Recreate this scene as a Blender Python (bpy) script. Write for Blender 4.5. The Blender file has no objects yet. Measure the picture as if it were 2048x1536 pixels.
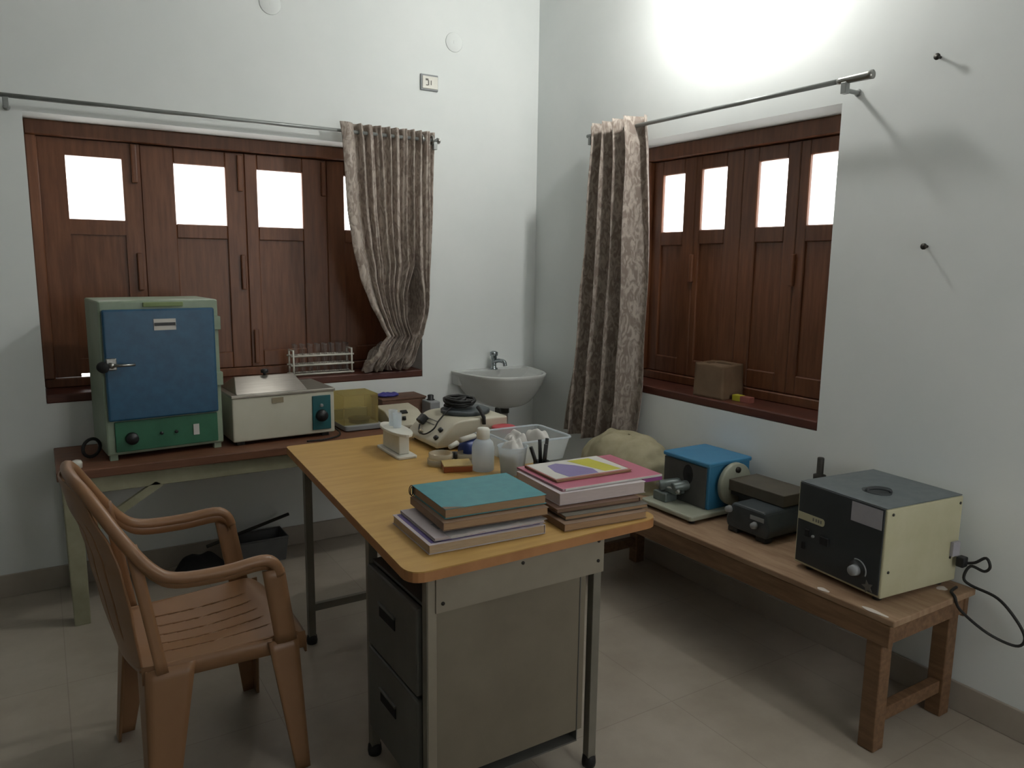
import bpy, bmesh, math, random
from mathutils import Vector, Matrix, noise as mnoise
R = math.radians
PI = math.pi
scene = bpy.context.scene
COL = scene.collection
random.seed(7)

# ------------------------------------------------------------------ materials
TONE = 0.78
def lin(c):
    out = []
    for v in c[:3]:
        v = v / 255.0
        out.append(v / 12.92 if v <= 0.04045 else ((v + 0.055) / 1.055) ** 2.4)
    return (out[0] * TONE, out[1] * TONE, out[2] * TONE, 1.0)

def new_mat(name):
    m = bpy.data.materials.new(name)
    m.use_nodes = True
    nt = m.node_tree
    bsdf = nt.nodes['Principled BSDF']
    return m, nt, bsdf

def mottle(nt, c1, c2, scale=6.0, detail=4.0, lo=0.35, hi=0.65, stretch=None, rough=0.6):
    tc = nt.nodes.new('ShaderNodeTexCoord')
    n = nt.nodes.new('ShaderNodeTexNoise')
    n.inputs['Scale'].default_value = scale
    n.inputs['Detail'].default_value = detail
    n.inputs['Roughness'].default_value = rough
    src = tc.outputs['Object']
    if stretch:
        mp = nt.nodes.new('ShaderNodeMapping')
        mp.inputs['Scale'].default_value = stretch
        nt.links.new(src, mp.inputs['Vector'])
        src = mp.outputs['Vector']
    nt.links.new(src, n.inputs['Vector'])
    r = nt.nodes.new('ShaderNodeValToRGB')
    r.color_ramp.elements[0].position = lo
    r.color_ramp.elements[1].position = hi
    r.color_ramp.elements[0].color = lin(c1)
    r.color_ramp.elements[1].color = lin(c2)
    nt.links.new(n.outputs['Fac'], r.inputs['Fac'])
    return r, n

def bump(nt, bsdf, fac, strength=0.2, dist=0.01):
    b = nt.nodes.new('ShaderNodeBump')
    b.inputs['Strength'].default_value = strength
    b.inputs['Distance'].default_value = dist
    nt.links.new(fac, b.inputs['Height'])
    nt.links.new(b.outputs['Normal'], bsdf.inputs['Normal'])

def mat(name, c1, c2=None, rough=0.5, metal=0.0, scale=8.0, stretch=None, bmp=0.0, spec=0.5, lo=0.35, hi=0.65, dist=0.005):
    m, nt, b = new_mat(name)
    if c2 is None:
        c2 = tuple(min(255, v * 1.06 + 2) for v in c1)
    r, n = mottle(nt, c1, c2, scale=scale, stretch=stretch, lo=lo, hi=hi)
    nt.links.new(r.outputs['Color'], b.inputs['Base Color'])
    b.inputs['Roughness'].default_value = rough
    b.inputs['Metallic'].default_value = metal
    b.inputs['Specular IOR Level'].default_value = spec
    if bmp:
        bump(nt, b, n.outputs['Fac'], bmp, dist)
    return m

def clear_mat(name, color, transp=0.6, rough=0.2, translucent=0.5):
    """thin see-through plastic or glass sheet"""
    m, nt, b = new_mat(name)
    b.inputs['Base Color'].default_value = lin(color)
    b.inputs['Roughness'].default_value = rough
    out = nt.nodes['Material Output']
    tr = nt.nodes.new('ShaderNodeBsdfTransparent')
    tr.inputs['Color'].default_value = lin(tuple(min(255, 120 + c * 0.55) for c in color))
    tl = nt.nodes.new('ShaderNodeBsdfTranslucent')
    tl.inputs['Color'].default_value = lin(color)
    m1 = nt.nodes.new('ShaderNodeMixShader'); m1.inputs[0].default_value = translucent
    nt.links.new(b.outputs[0], m1.inputs[1]); nt.links.new(tl.outputs[0], m1.inputs[2])
    m2 = nt.nodes.new('ShaderNodeMixShader'); m2.inputs[0].default_value = transp
    nt.links.new(m1.outputs[0], m2.inputs[1]); nt.links.new(tr.outputs[0], m2.inputs[2])
    nt.links.new(m2.outputs[0], out.inputs['Surface'])
    return m

def floor_mat():
    m, nt, b = new_mat('vitrified_tile')
    tc = nt.nodes.new('ShaderNodeTexCoord')
    mp = nt.nodes.new('ShaderNodeMapping'); mp.inputs['Location'].default_value = (0.22, 0.35, 0)
    nt.links.new(tc.outputs['Object'], mp.inputs['Vector'])
    br = nt.nodes.new('ShaderNodeTexBrick')
    br.offset = 0.0; br.squash = 1.0
    br.inputs['Scale'].default_value = 1.0
    br.inputs['Brick Width'].default_value = 0.6
    br.inputs['Row Height'].default_value = 0.6
    br.inputs['Mortar Size'].default_value = 0.0018
    br.inputs['Color1'].default_value = (1, 1, 1, 1)
    br.inputs['Color2'].default_value = (0.97, 0.97, 0.97, 1)
    br.inputs['Mortar'].default_value = (0.78, 0.77, 0.75, 1)
    nt.links.new(mp.outputs['Vector'], br.inputs['Vector'])
    r, n = mottle(nt, (178, 167, 152), (194, 184, 169), scale=3.5, detail=6)
    mx = nt.nodes.new('ShaderNodeMix'); mx.data_type = 'RGBA'; mx.blend_type = 'MULTIPLY'
    mx.inputs['Factor'].default_value = 1.0
    nt.links.new(r.outputs['Color'], mx.inputs['A']); nt.links.new(br.outputs['Color'], mx.inputs['B'])
    nt.links.new(mx.outputs['Result'], b.inputs['Base Color'])
    b.inputs['Roughness'].default_value = 0.38
    return m

def fabric_mat():
    m, nt, b = new_mat('damask_cloth')
    tc = nt.nodes.new('ShaderNodeTexCoord')
    mp = nt.nodes.new('ShaderNodeMapping'); mp.inputs['Scale'].default_value = (14, 14, 7)
    nt.links.new(tc.outputs['Object'], mp.inputs['Vector'])
    n = nt.nodes.new('ShaderNodeTexNoise'); n.inputs['Scale'].default_value = 2.6; n.inputs['Detail'].default_value = 4
    n.inputs['Distortion'].default_value = 1.4
    nt.links.new(mp.outputs['Vector'], n.inputs['Vector'])
    r = nt.nodes.new('ShaderNodeValToRGB')
    r.color_ramp.elements[0].position = 0.42; r.color_ramp.elements[1].position = 0.60
    r.color_ramp.elements[0].color = lin((170, 154, 142)); r.color_ramp.elements[1].color = lin((222, 210, 198))
    nt.links.new(n.outputs['Fac'], r.inputs['Fac'])
    nt.links.new(r.outputs['Color'], b.inputs['Base Color'])
    b.inputs['Roughness'].default_value = 0.55
    b.inputs['Sheen Weight'].default_value = 0.3
    out = nt.nodes['Material Output']
    tl = nt.nodes.new('ShaderNodeBsdfTranslucent')
    nt.links.new(r.outputs['Color'], tl.inputs['Color'])
    ms = nt.nodes.new('ShaderNodeMixShader'); ms.inputs[0].default_value = 0.22
    nt.links.new(b.outputs[0], ms.inputs[1]); nt.links.new(tl.outputs[0], ms.inputs[2])
    nt.links.new(ms.outputs[0], out.inputs['Surface'])
    return m

def pane_mat():
    m, nt, b = new_mat('frosted_glass')
    out = nt.nodes['Material Output']
    tr = nt.nodes.new('ShaderNodeBsdfTransparent'); tr.inputs['Color'].default_value = (0.98, 0.97, 0.95, 1)
    tl = nt.nodes.new('ShaderNodeBsdfTranslucent')
    r, n = mottle(nt, (238, 232, 230), (255, 252, 250), scale=9, detail=3)
    nt.links.new(r.outputs['Color'], tl.inputs['Color'])
    ms = nt.nodes.new('ShaderNodeMixShader'); ms.inputs[0].default_value = 0.6
    nt.links.new(tr.outputs[0], ms.inputs[1]); nt.links.new(tl.outputs[0], ms.inputs[2])
    nt.links.new(ms.outputs[0], out.inputs['Surface'])
    return m

def glow_mat(name, strength, color=(1, 1, 1)):
    m = bpy.data.materials.new(name); m.use_nodes = True
    nt = m.node_tree; nt.nodes.clear()
    o = nt.nodes.new('ShaderNodeOutputMaterial'); e = nt.nodes.new('ShaderNodeEmission')
    e.inputs['Strength'].default_value = strength; e.inputs['Color'].default_value = (*color, 1)
    nt.links.new(e.outputs[0], o.inputs['Surface'])
    return m

M = {}
TONE = 1.0
M['wall'] = mat('painted_plaster', (225, 230, 229), (230, 234, 233), rough=0.75, scale=2.2, bmp=0.05, spec=0.25)
M['ceiling'] = mat('ceiling_paint', (230, 231, 229), rough=0.85, scale=2)
TONE = 0.78
M['floor'] = floor_mat()
M['skirting'] = mat('skirting_tile', (176, 166, 153), (188, 178, 165), rough=0.35, scale=4)
M['window_wood'] = mat('varnished_wood', (110, 67, 43), (134, 86, 58), rough=0.38, scale=5, stretch=(10, 10, 0.9), bmp=0.05)
M['sill_wood'] = mat('sill_wood', (84, 45, 34), (104, 58, 44), rough=0.45, scale=6, stretch=(1.2, 1.2, 10))
M['glass'] = pane_mat()
M['curtain'] = fabric_mat()
M['steel'] = mat('steel', (165, 165, 160), (185, 185, 182), rough=0.28, metal=1.0, scale=10)
M['rod'] = mat('rod_steel', (150, 154, 152), (166, 170, 168), rough=0.4, metal=0.35, scale=10)
M['iron'] = mat('dark_iron', (60, 58, 54), (76, 73, 68), rough=0.5, metal=0.6)
M['white_plastic'] = mat('white_plastic', (228, 227, 216), rough=0.4)
M['plate_frame'] = mat('plate_frame_grey', (150, 154, 156), rough=0.5)
M['ceramic'] = mat('ceramic_white', (222, 225, 222), (228, 231, 228), rough=0.12, scale=3)
M['chrome'] = mat('chrome', (170, 178, 182), rough=0.12, metal=1.0)
M['pvc'] = mat('pvc_pipe', (190, 185, 178), rough=0.45)
M['desk_top'] = mat('yellow_laminate', (198, 156, 84), (212, 170, 97), rough=0.42, scale=5, stretch=(1, 6, 1))
M['desk_edge'] = mat('edge_band', (178, 122, 74), (192, 136, 86), rough=0.5, scale=14)
M['desk_metal'] = mat('grey_metal', (144, 135, 119), (156, 147, 131), rough=0.45, scale=5, spec=0.4)
M['shaded_metal'] = mat('shaded_grey_metal', (124, 115, 99), (136, 127, 110), rough=0.5, scale=4, spec=0.4)  # darker copy of the grey metal; shade below the apron put into its colour
M['drawer_metal'] = mat('dark_metal', (92, 91, 86), (104, 103, 98), rough=0.5, scale=5)
M['leg_metal'] = mat('leg_metal', (122, 118, 106), (136, 131, 119), rough=0.5)
M['rubber'] = mat('black_rubber', (22, 22, 22), (32, 32, 32), rough=0.6)
M['black'] = mat('black_plastic', (26, 28, 30), (38, 40, 43), rough=0.45)
M['matt_black'] = mat('matt_black', (20, 20, 21), (30, 30, 31), rough=0.85)
M['hole_shade'] = mat('hole_shade_black', (14, 14, 14), (20, 20, 20), rough=0.9)  # near-black that stands for the shade inside holes
M['table_wood'] = mat('table_top_wood', (112, 72, 52), (132, 88, 64), rough=0.5, scale=6, stretch=(1, 9, 9))
M['table_paint'] = mat('cream_paint', (158, 156, 128), (180, 177, 150), rough=0.6, scale=9, lo=0.3, hi=0.7)
M['oven_body'] = mat('pale_green_paint', (142, 160, 138), (158, 174, 152), rough=0.42, scale=7)
M['oven_lip'] = mat('olive_paint', (118, 138, 84), (132, 152, 96), rough=0.45)
M['oven_door'] = mat('blue_paint', (34, 84, 118), (42, 96, 130), rough=0.38, scale=22)
M['oven_panel'] = mat('green_paint', (44, 106, 78), (54, 118, 88), rough=0.42)
M['paper'] = mat('paper_white', (216, 214, 208), (226, 224, 219), rough=0.8)
M['grey_print'] = mat('grey_print', (120, 118, 112), rough=0.7)
M['cream_metal'] = mat('cream_enamel', (214, 212, 192), (222, 220, 202), rough=0.38, scale=5)
M['teal_panel'] = mat('teal_panel', (22, 92, 98), (28, 102, 108), rough=0.4)
TONE = 1.0
M['amber_sheet'] = clear_mat('amber_acrylic', (228, 218, 176), transp=0.80, rough=0.25)
M['clear_sheet'] = clear_mat('clear_plastic', (236, 240, 240), transp=0.62, rough=0.2)
M['milk_sheet'] = clear_mat('milky_plastic', (228, 236, 242), transp=0.30, rough=0.35)
M['glass_tube'] = clear_mat('tube_glass', (225, 222, 220), transp=0.90, rough=0.08, translucent=0.3)
M['dish_glass'] = clear_mat('dish_glass', (215, 208, 190), transp=0.50, rough=0.1, translucent=0.3)
TONE = 0.78
M['beige'] = mat('beige_plastic', (206, 200, 178), (214, 208, 187), rough=0.45)
M['beige_dark'] = mat('tan_plastic', (150, 138, 112), rough=0.5)
M['cardboard'] = mat('cardboard', (128, 100, 78), (142, 112, 88), rough=0.85)
M['box_wood'] = mat('brown_box', (112, 82, 66), (128, 95, 78), rough=0.7, scale=5, stretch=(1, 1, 8))
M['grey_plastic'] = mat('grey_plastic', (158, 162, 164), rough=0.45)
M['blue_cloth'] = mat('blue_violet_plastic', (66, 62, 148), (84, 80, 168), rough=0.6)
M['blue'] = mat('blue_cap', (44, 66, 138), (56, 80, 156), rough=0.4)
M['red'] = mat('red_lid', (205, 62, 78), (216, 74, 90), rough=0.4)
M['rust_box'] = mat('rust_card', (150, 78, 44), (166, 90, 52), rough=0.35)
M['tan_gloss'] = mat('tan_gloss', (205, 176, 112), (216, 190, 128), rough=0.16)
M['teal_cover'] = mat('teal_cover', (62, 142, 152), (72, 152, 160), rough=0.4, scale=30)
M['tan_cover'] = mat('brown_cover', (132, 104, 80), (146, 117, 92), rough=0.6)
M['pages'] = mat('page_edges', (186, 162, 132), (204, 182, 152), rough=0.85, scale=20, stretch=(1, 1, 40))
M['pages_tan'] = mat('tan_page_edges', (168, 134, 100), (184, 150, 116), rough=0.85, scale=20, stretch=(1, 1, 40))
M['pages_white'] = mat('white_page_edges', (206, 190, 186), (220, 205, 200), rough=0.85, scale=20, stretch=(1, 1, 40))
M['violet'] = mat('violet_print', (92, 76, 138), (104, 88, 150), rough=0.5)
M['mauve'] = mat('mauve_print', (138, 124, 176), (148, 134, 186), rough=0.45)
M['yellow'] = mat('yellow_print', (206, 200, 60), (214, 208, 72), rough=0.45)
M['pink'] = mat('pink_folder', (206, 118, 142), (214, 128, 150), rough=0.3)
M['magenta'] = mat('magenta_print', (150, 70, 140), (164, 84, 152), rough=0.35)
M['lilac'] = mat('lilac_paper', (204, 192, 196), (214, 204, 206), rough=0.5)
M['red_brown'] = mat('red_brown_cover', (162, 96, 84), (172, 106, 94), rough=0.5)
M['chair'] = mat('tan_chair_plastic', (150, 110, 76), (160, 119, 84), rough=0.40, scale=4)
M['bench_wood'] = mat('old_bench_wood', (112, 82, 56), (140, 106, 76), rough=0.62, scale=6, stretch=(9, 1, 9), bmp=0.1)
M['bench_top'] = mat('dusty_bench_top', (150, 118, 90), (176, 146, 116), rough=0.7, scale=5, stretch=(6, 1, 1))
M['paint_splash'] = mat('white_paint_splash', (216, 206, 196), rough=0.8)
M['cent_front'] = mat('charcoal_panel', (52, 57, 60), (60, 65, 68), rough=0.45, scale=6)
M['cent_top'] = mat('grey_hammered', (100, 108, 112), (112, 120, 123), rough=0.4, scale=30)
M['cent_side'] = mat('cream_side', (198, 194, 160), (208, 204, 172), rough=0.45)
M['label_lilac'] = mat('lilac_label', (176, 174, 182), (186, 184, 190), rough=0.7)
M['mt_blue'] = mat('sky_blue_paint', (66, 142, 188), (76, 152, 196), rough=0.42)
M['mt_front'] = mat('dark_grey_paint', (82, 82, 80), (94, 94, 91), rough=0.5)
M['mt_wheel'] = mat('grey_green_enamel', (176, 180, 162), (186, 190, 172), rough=0.42)
M['mt_head'] = mat('cast_grey', (112, 124, 122), (140, 150, 148), rough=0.4, metal=0.4, scale=18)
M['slate'] = mat('slate_paint', (62, 70, 74), (74, 82, 86), rough=0.45, scale=14)
M['lid_wood'] = mat('grey_brown_lid', (92, 86, 74), (106, 99, 86), rough=0.6)
M['sack'] = mat('cream_sack', (178, 170, 138), (198, 190, 158), rough=0.85, scale=10, bmp=0.2)
M['kraft'] = mat('kraft_paper', (122, 98, 74), (140, 114, 88), rough=0.85, scale=7, bmp=0.3, dist=0.01)
M['grey_tray'] = mat('grey_tray', (104, 106, 108), (118, 120, 122), rough=0.5)
M['lid_steel'] = mat('brushed_lid', (178, 176, 166), (190, 188, 179), rough=0.3, metal=0.75, scale=10, stretch=(1, 12, 1))

# ------------------------------------------------------------------ builders
class MB:
    def __init__(s): s.bm = bmesh.new()
    def _add(s, verts, faces, smooth=False):
        vs = [s.bm.verts.new(v) for v in verts]
        for f in faces:
            try:
                fc = s.bm.faces.new([vs[i] for i in f]); fc.smooth = smooth
            except ValueError:
                pass
        return vs
    def box(s, x0, x1, y0, y1, z0, z1):
        v = [(x0, y0, z0), (x1, y0, z0), (x1, y1, z0), (x0, y1, z0), (x0, y0, z1), (x1, y0, z1), (x1, y1, z1), (x0, y1, z1)]
        s._add(v, [(3, 2, 1, 0), (4, 5, 6, 7), (0, 1, 5, 4), (1, 2, 6, 5), (2, 3, 7, 6), (3, 0, 4, 7)]); return s
    def prism(s, poly, a, b, axis='z'):
        """poly: 2D outline; extruded from a to b along axis"""
        def P(p, h):
            return {'z': (p[0], p[1], h), 'y': (p[0], h, p[1]), 'x': (h, p[0], p[1])}[axis]
        n = len(poly)
        v = [P(p, a) for p in poly] + [P(p, b) for p in poly]
        f = [tuple(range(n - 1, -1, -1)), tuple(range(n, 2 * n))] + [(i, (i + 1) % n, n + (i + 1) % n, n + i) for i in range(n)]
        s._add(v, f); return s
    def hexa(s, bottom, top):
        s._add(list(bottom) + list(top), [(3, 2, 1, 0), (4, 5, 6, 7), (0, 1, 5, 4), (1, 2, 6, 5), (2, 3, 7, 6), (3, 0, 4, 7)]); return s
    def tube(s, pts, r, n=10, closed=False, flat=1.0):
        pts = [Vector(p) for p in pts]
        rs = r if isinstance(r, (list, tuple)) else [r] * len(pts)
        rings = []; up = None
        for i, p in enumerate(pts):
            if closed:
                d = pts[(i + 1) % len(pts)] - pts[i - 1]
            else:
                d = pts[min(i + 1, len(pts) - 1)] - pts[max(i - 1, 0)]
            d.normalize()
            if up is None:
                up = Vector((0, 0, 1)) if abs(d.z) < 0.9 else Vector((1, 0, 0))
            a = d.cross(up)
            if a.length < 1e-4: a = d.cross(Vector((0, 1, 0)))
            a.normalize(); up = a.cross(d).normalized()
            rings.append([p + (a * math.cos(2 * PI * k / n) + up * flat * math.sin(2 * PI * k / n)) * rs[i] for k in range(n)])
        v = [q for ring in rings for q in ring]; f = []
        m = len(rings)
        for i in range(m if closed else m - 1):
            j = (i + 1) % m
            for k in range(n):
                f.append((i * n + k, i * n + (k + 1) % n, j * n + (k + 1) % n, j * n + k))
        if not closed:
            f.append(tuple(range(n - 1, -1, -1))); f.append(tuple((m - 1) * n + k for k in range(n)))
        s._add(v, f, True); return s
    def lathe(s, prof, c=(0, 0, 0), n=24, axis='z', cap=True):
        """prof: list of (radius, height)"""
        v = []; f = []
        for r, h in prof:
            for k in range(n):
                a = 2 * PI * k / n; x, y = r * math.cos(a), r * math.sin(a)
                p = {'z': (x, y, h), 'y': (x, h, y), 'x': (h, x, y)}[axis]
                v.append((c[0] + p[0], c[1] + p[1], c[2] + p[2]))
        m = len(prof)
        for i in range(m - 1):
            for k in range(n):
                f.append((i * n + k, i * n + (k + 1) % n, (i + 1) * n + (k + 1) % n, (i + 1) * n + k))
        if cap:
            f.append(tuple(range(n - 1, -1, -1))); f.append(tuple((m - 1) * n + k for k in range(n)))
        s._add(v, f, True); return s
    def grid(s, fn, nu, nv, skip=None, closed_u=False):
        v = [fn(i / nu, j / nv) for j in range(nv + 1) for i in range(nu + 1)]
        f = []
        for j in range(nv):
            for i in range(nu):
                if skip and skip((i + .5) / nu, (j + .5) / nv): continue
                f.append((j * (nu + 1) + i, j * (nu + 1) + i + 1, (j + 1) * (nu + 1) + i + 1, (j + 1) * (nu + 1) + i))
        s._add(v, f, True); return s
    def ball(s, c, r, n=16, m=10, sq=(1, 1, 1)):
        prof = []
        for j in range(1, m):
            a = PI * j / m - PI / 2
            prof.append((r * math.cos(a), r * math.sin(a) * sq[2]))
        v = []; f = []
        for q, h in prof:
            for k in range(n):
                a = 2 * PI * k / n
                v.append((c[0] + q * math.cos(a) * sq[0], c[1] + q * math.sin(a) * sq[1], c[2] + h))
        M_ = len(prof)
        for i in range(M_ - 1):
            for k in range(n):
                f.append((i * n + k, i * n + (k + 1) % n, (i + 1) * n + (k + 1) % n, (i + 1) * n + k))
        f.append(tuple(range(n - 1, -1, -1))); f.append(tuple((M_ - 1) * n + k for k in range(n)))
        s._add(v, f, True); return s
    def transform(s, mtx):
        bmesh.ops.transform(s.bm, matrix=mtx, verts=s.bm.verts); return s
    def build(s, name, material, parent=None, bevel=0.0, seg=2, solid=0.0, sub=0, world=True, auto=True):
        bmesh.ops.recalc_face_normals(s.bm, faces=s.bm.faces)
        if parent is not None and world:
            inv = root_matrix(parent).inverted()
            bmesh.ops.transform(s.bm, matrix=inv, verts=s.bm.verts)
        me = bpy.data.meshes.new(name)
        s.bm.to_mesh(me); s.bm.free()
        o = bpy.data.objects.new(name, me); COL.objects.link(o)
        me.materials.append(material)
        if parent is not None: o.parent = parent
        if solid:
            md = o.modifiers.new('thickness', 'SOLIDIFY'); md.thickness = solid; md.offset = 0
        if bevel:
            md = o.modifiers.new('soft_edges', 'BEVEL'); md.width = bevel; md.segments = seg; md.limit_method = 'ANGLE'; md.angle_limit = R(40)
        if sub:
            md = o.modifiers.new('smooth', 'SUBSURF'); md.levels = sub; md.render_levels = sub
        return o

def root_matrix(o):
    m = Matrix.Translation(o.location) @ o.rotation_euler.to_matrix().to_4x4()
    if o.parent is not None:
        m = root_matrix(o.parent) @ m
    return m

def tag(o, label=None, cat=None, group=None, kind=None):
    if label: o['label'] = label
    if cat: o['category'] = cat
    if group: o['group'] = group
    if kind: o['kind'] = kind
    return o

def thing(name, label, cat, loc=(0, 0, 0), rz=0.0, group=None):
    o = bpy.data.objects.new(name, None); COL.objects.link(o)
    o.empty_display_size = 0.1
    o.location = loc; o.rotation_euler = (0, 0, rz)
    return tag(o, label, cat, group)

def rounded(pts, r, seg=5):
    out = []
    n = len(pts)
    for i in range(n):
        p = Vector(pts[i]); a = (Vector(pts[i - 1]) - p).normalized(); b = (Vector(pts[(i + 1) % n]) - p).normalized()
        rr = r[i] if isinstance(r, (list, tuple)) else r
        if rr <= 0: out.append(tuple(p)); continue
        s0, s1 = p + a * rr, p + b * rr
        for k in range(seg + 1):
            t = k / seg
            q = (1 - t) ** 2 * s0 + 2 * t * (1 - t) * p + t * t * s1
            out.append(tuple(q))
    return out

def lerp_table(tab, t):
    for (t0, v0), (t1, v1) in zip(tab, tab[1:]):
        if t <= t1:
            k = 0 if t1 == t0 else max(0, (t - t0) / (t1 - t0))
            k = k * k * (3 - 2 * k) * 0.35 + k * 0.65
            return v0 + (v1 - v0) * k
    return tab[-1][1]

def smooth_path(pts, per=6):
    pts = [Vector(p) for p in pts]; out = []
    for i in range(len(pts) - 1):
        p0 = pts[max(i - 1, 0)]; p1 = pts[i]; p2 = pts[i + 1]; p3 = pts[min(i + 2, len(pts) - 1)]
        for k in range(per):
            t = k / per
            out.append(0.5 * ((2 * p1) + (p2 - p0) * t + (2 * p0 - 5 * p1 + 4 * p2 - p3) * t * t + (3 * p1 - p0 - 3 * p2 + p3) * t ** 3))
    out.append(pts[-1]); return out

# ------------------------------------------------------------------ room shell
XL, YF, H = -7.6, -4.75, 3.45            # far ends of the room, ceiling height
WT = 0.30                               # wall thickness
A0, A1 = -2.612, -0.765                 # window in the left wall (x range)
B0, B1 = -2.058, -0.745                 # window in the right wall (y range)
ZS, ZT = 0.865, 2.122                   # window opening, bottom and top

def struct(o): o['kind'] = 'structure'; return o

w = MB()
w.box(XL - WT, A0, 0, WT, 0, H); w.box(A1, WT, 0, WT, 0, H); w.box(A0, A1, 0, WT, 0, ZS); w.box(A0, A1, 0, WT, ZT, H)
struct(w.build('wall_left', M['wall']))
w = MB()
w.box(0, WT, YF, B0, 0, H); w.box(0, WT, B1, 0, 0, H); w.box(0, WT, B0, B1, 0, ZS); w.box(0, WT, B0, B1, ZT, H)
struct(w.build('wall_right', M['wall']))
C0, C1 = -1.20, -0.40                   # unseen rear window, added to let in fill daylight
w = MB()
w.box(XL - WT, C0, YF - 0.06, YF, 0, H); w.box(C1, WT, YF - 0.06, YF, 0, H); w.box(C0, C1, YF - 0.06, YF, 0, 0.85); w.box(C0, C1, YF - 0.06, YF, 2.12, H)
struct(w.build('wall_rear', M['wall']))
w = MB()
w.box(C0, C0 + 0.05, YF - 0.05, YF - 0.01, 0.85, 2.12); w.box(C1 - 0.05, C1, YF - 0.05, YF - 0.01, 0.85, 2.12)
w.box(C0, C1, YF - 0.05, YF - 0.01, 0.85, 0.90); w.box(C0, C1, YF - 0.05, YF - 0.01, 2.07, 2.12); w.box(-0.82, -0.78, YF - 0.05, YF - 0.01, 0.85, 2.12)
struct(w.build('added_fill_window', M['window_wood'], bevel=0.004))
struct(MB().box(XL - WT, XL, YF, 0, 0, H).build('wall_side', M['wall']))
struct(MB().box(XL - WT, WT, YF - WT, WT, -0.15, 0).build('floor', M['floor']))
struct(MB().box(XL - WT, WT, YF - WT, WT, H, H + 0.15).build('ceiling', M['ceiling']))
struct(MB().box(XL, -0.012, -0.012, 0, 0, 0.105).build('baseboard_left', M['skirting'], bevel=0.003))
struct(MB().box(-0.012, 0, YF, 0, 0, 0.105).build('baseboard_right', M['skirting'], bevel=0.003))

def leaf(root, x0, x1, z0, z1, p0, p1, pz0, pz1, depth, to3, slit=False):
    """one shutter leaf: stiles and rails around a glass pane above and a raised wood panel below"""
    d0, d1 = depth, depth + 0.032
    lf = MB()
    def bx(a, b, c, d, e0=d0, e1=d1):
        v = [to3(a, e0, c), to3(b, e0, c), to3(b, e1, c), to3(a, e1, c), to3(a, e0, d), to3(b, e0, d), to3(b, e1, d), to3(a, e1, d)]
        lf.hexa(v[:4], v[4:])
    zm = pz0 - 0.07
    bx(x0, p0, z0, z1); bx(p1, x1, z0, z1)
    bx(p0, p1, pz1, z1); bx(p0, p1, zm, pz0)
    zb = z0 + 0.085
    if slit:
        bx(p0, p1, z0 + 0.014, zb); bx(p0 - 0.001, p0 - 0.0005, z0, z0 + 0.014); bx(p0 + 0.075, p1, z0, z0 + 0.014)
    else:
        bx(p0, p1, z0, zb)
    fr = lf.build('shutter_leaf', M['window_wood'], root, bevel=0.004, seg=1)
    # recessed panel
    pn = MB()
    v = [to3(p0 - .004, d0 + 0.012, zb - .004), to3(p1 + .004, d0 + 0.012, zb - .004), to3(p1 + .004, d0 + 0.026, zb - .004), to3(p0 - .004, d0 + 0.026, zb - .004),
         to3(p0 - .004, d0 + 0.012, zm + .004), to3(p1 + .004, d0 + 0.012, zm + .004), to3(p1 + .004, d0 + 0.026, zm + .004), to3(p0 - .004, d0 + 0.026, zm + .004)]
    pn.hexa(v[:4], v[4:]); pn.build('shutter_panel', M['window_wood'], fr)
    g = MB()
    v = [to3(p0, d0 + 0.016, pz0), to3(p1, d0 + 0.016, pz0), to3(p1, d0 + 0.016, pz1), to3(p0, d0 + 0.016, pz1)]
    g._add(v, [(0, 1, 2, 3)]); g.build('pane', M['glass'], fr)
    return fr

# window 1, left wall
D = 0.205
win = thing('window_1', None, None, ((A0 + A1) / 2, 0.2, ZS)); win['kind'] = 'structure'
tA = lambda a, d, z: (a, d, z)
f = MB()
f.box(A0, A0 + 0.045, D - 0.03, D + 0.06, 0.950, 2.055); f.box(A1 - 0.045, A1, D - 0.03, D + 0.06, 0.950, 2.055)
f.box(A0, A1, D - 0.03, D + 0.06, 2.055, ZT); f.box(A0, A1, D - 0.01, D + 0.06, 0.905, 0.95)
f.build('window_frame', M['window_wood'], win, bevel=0.005, seg=1)
leaf(win, A0 + 0.046, -2.150, 0.952, 2.052, -2.460, -2.228, 1.692, 1.978, D, tA, slit=True)
leaf(win, -2.149, -1.666, 0.952, 2.052, -2.000, -1.760, 1.686, 1.976, D, tA)
leaf(win, -1.665, -1.236, 0.952, 2.052, -1.602, -1.368, 1.686, 1.975, D, tA)
leaf(win, -1.235, A1 - 0.046, 0.952, 2.052, -1.136, -0.895, 1.686, 1.975, D, tA)
for x, z in ((-2.176, 1.96), (-1.690, 1.95), (-1.255, 1.95), (-2.176, 1.45), (-1.690, 1.45), (-1.638, 1.06)):
    MB().box(x - 0.012, x + 0.012, D - 0.018, D + 0.002, z - 0.09, z + 0.09).build('door_stop', M['window_wood'], win, bevel=0.005)
for x in (-2.1495, -1.6655, -1.2355, A0 + 0.046, A1 - 0.046):  # unseen strips added behind the leaves to stop daylight leaking through
    MB().box(x - 0.022, x + 0.022, D + 0.0325, D + 0.046, 0.952, 2.06).build('light_stop_strip', M['window_wood'], win)
MB().box(-2.155, A1 - 0.05, D + 0.0325, D + 0.046, 0.93, 0.965).build('light_stop_strip', M['window_wood'], win)
MB().box(A0 + 0.05, A1 - 0.05, D + 0.0325, D + 0.046, 2.035, 2.075).build('light_stop_strip', M['window_wood'], win)
s = MB(); s.box(A0, A1, 0.0, D + 0.06, 0.865, 0.905)
s.build('window_sill', M['sill_wood'], win, bevel=0.006)

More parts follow.
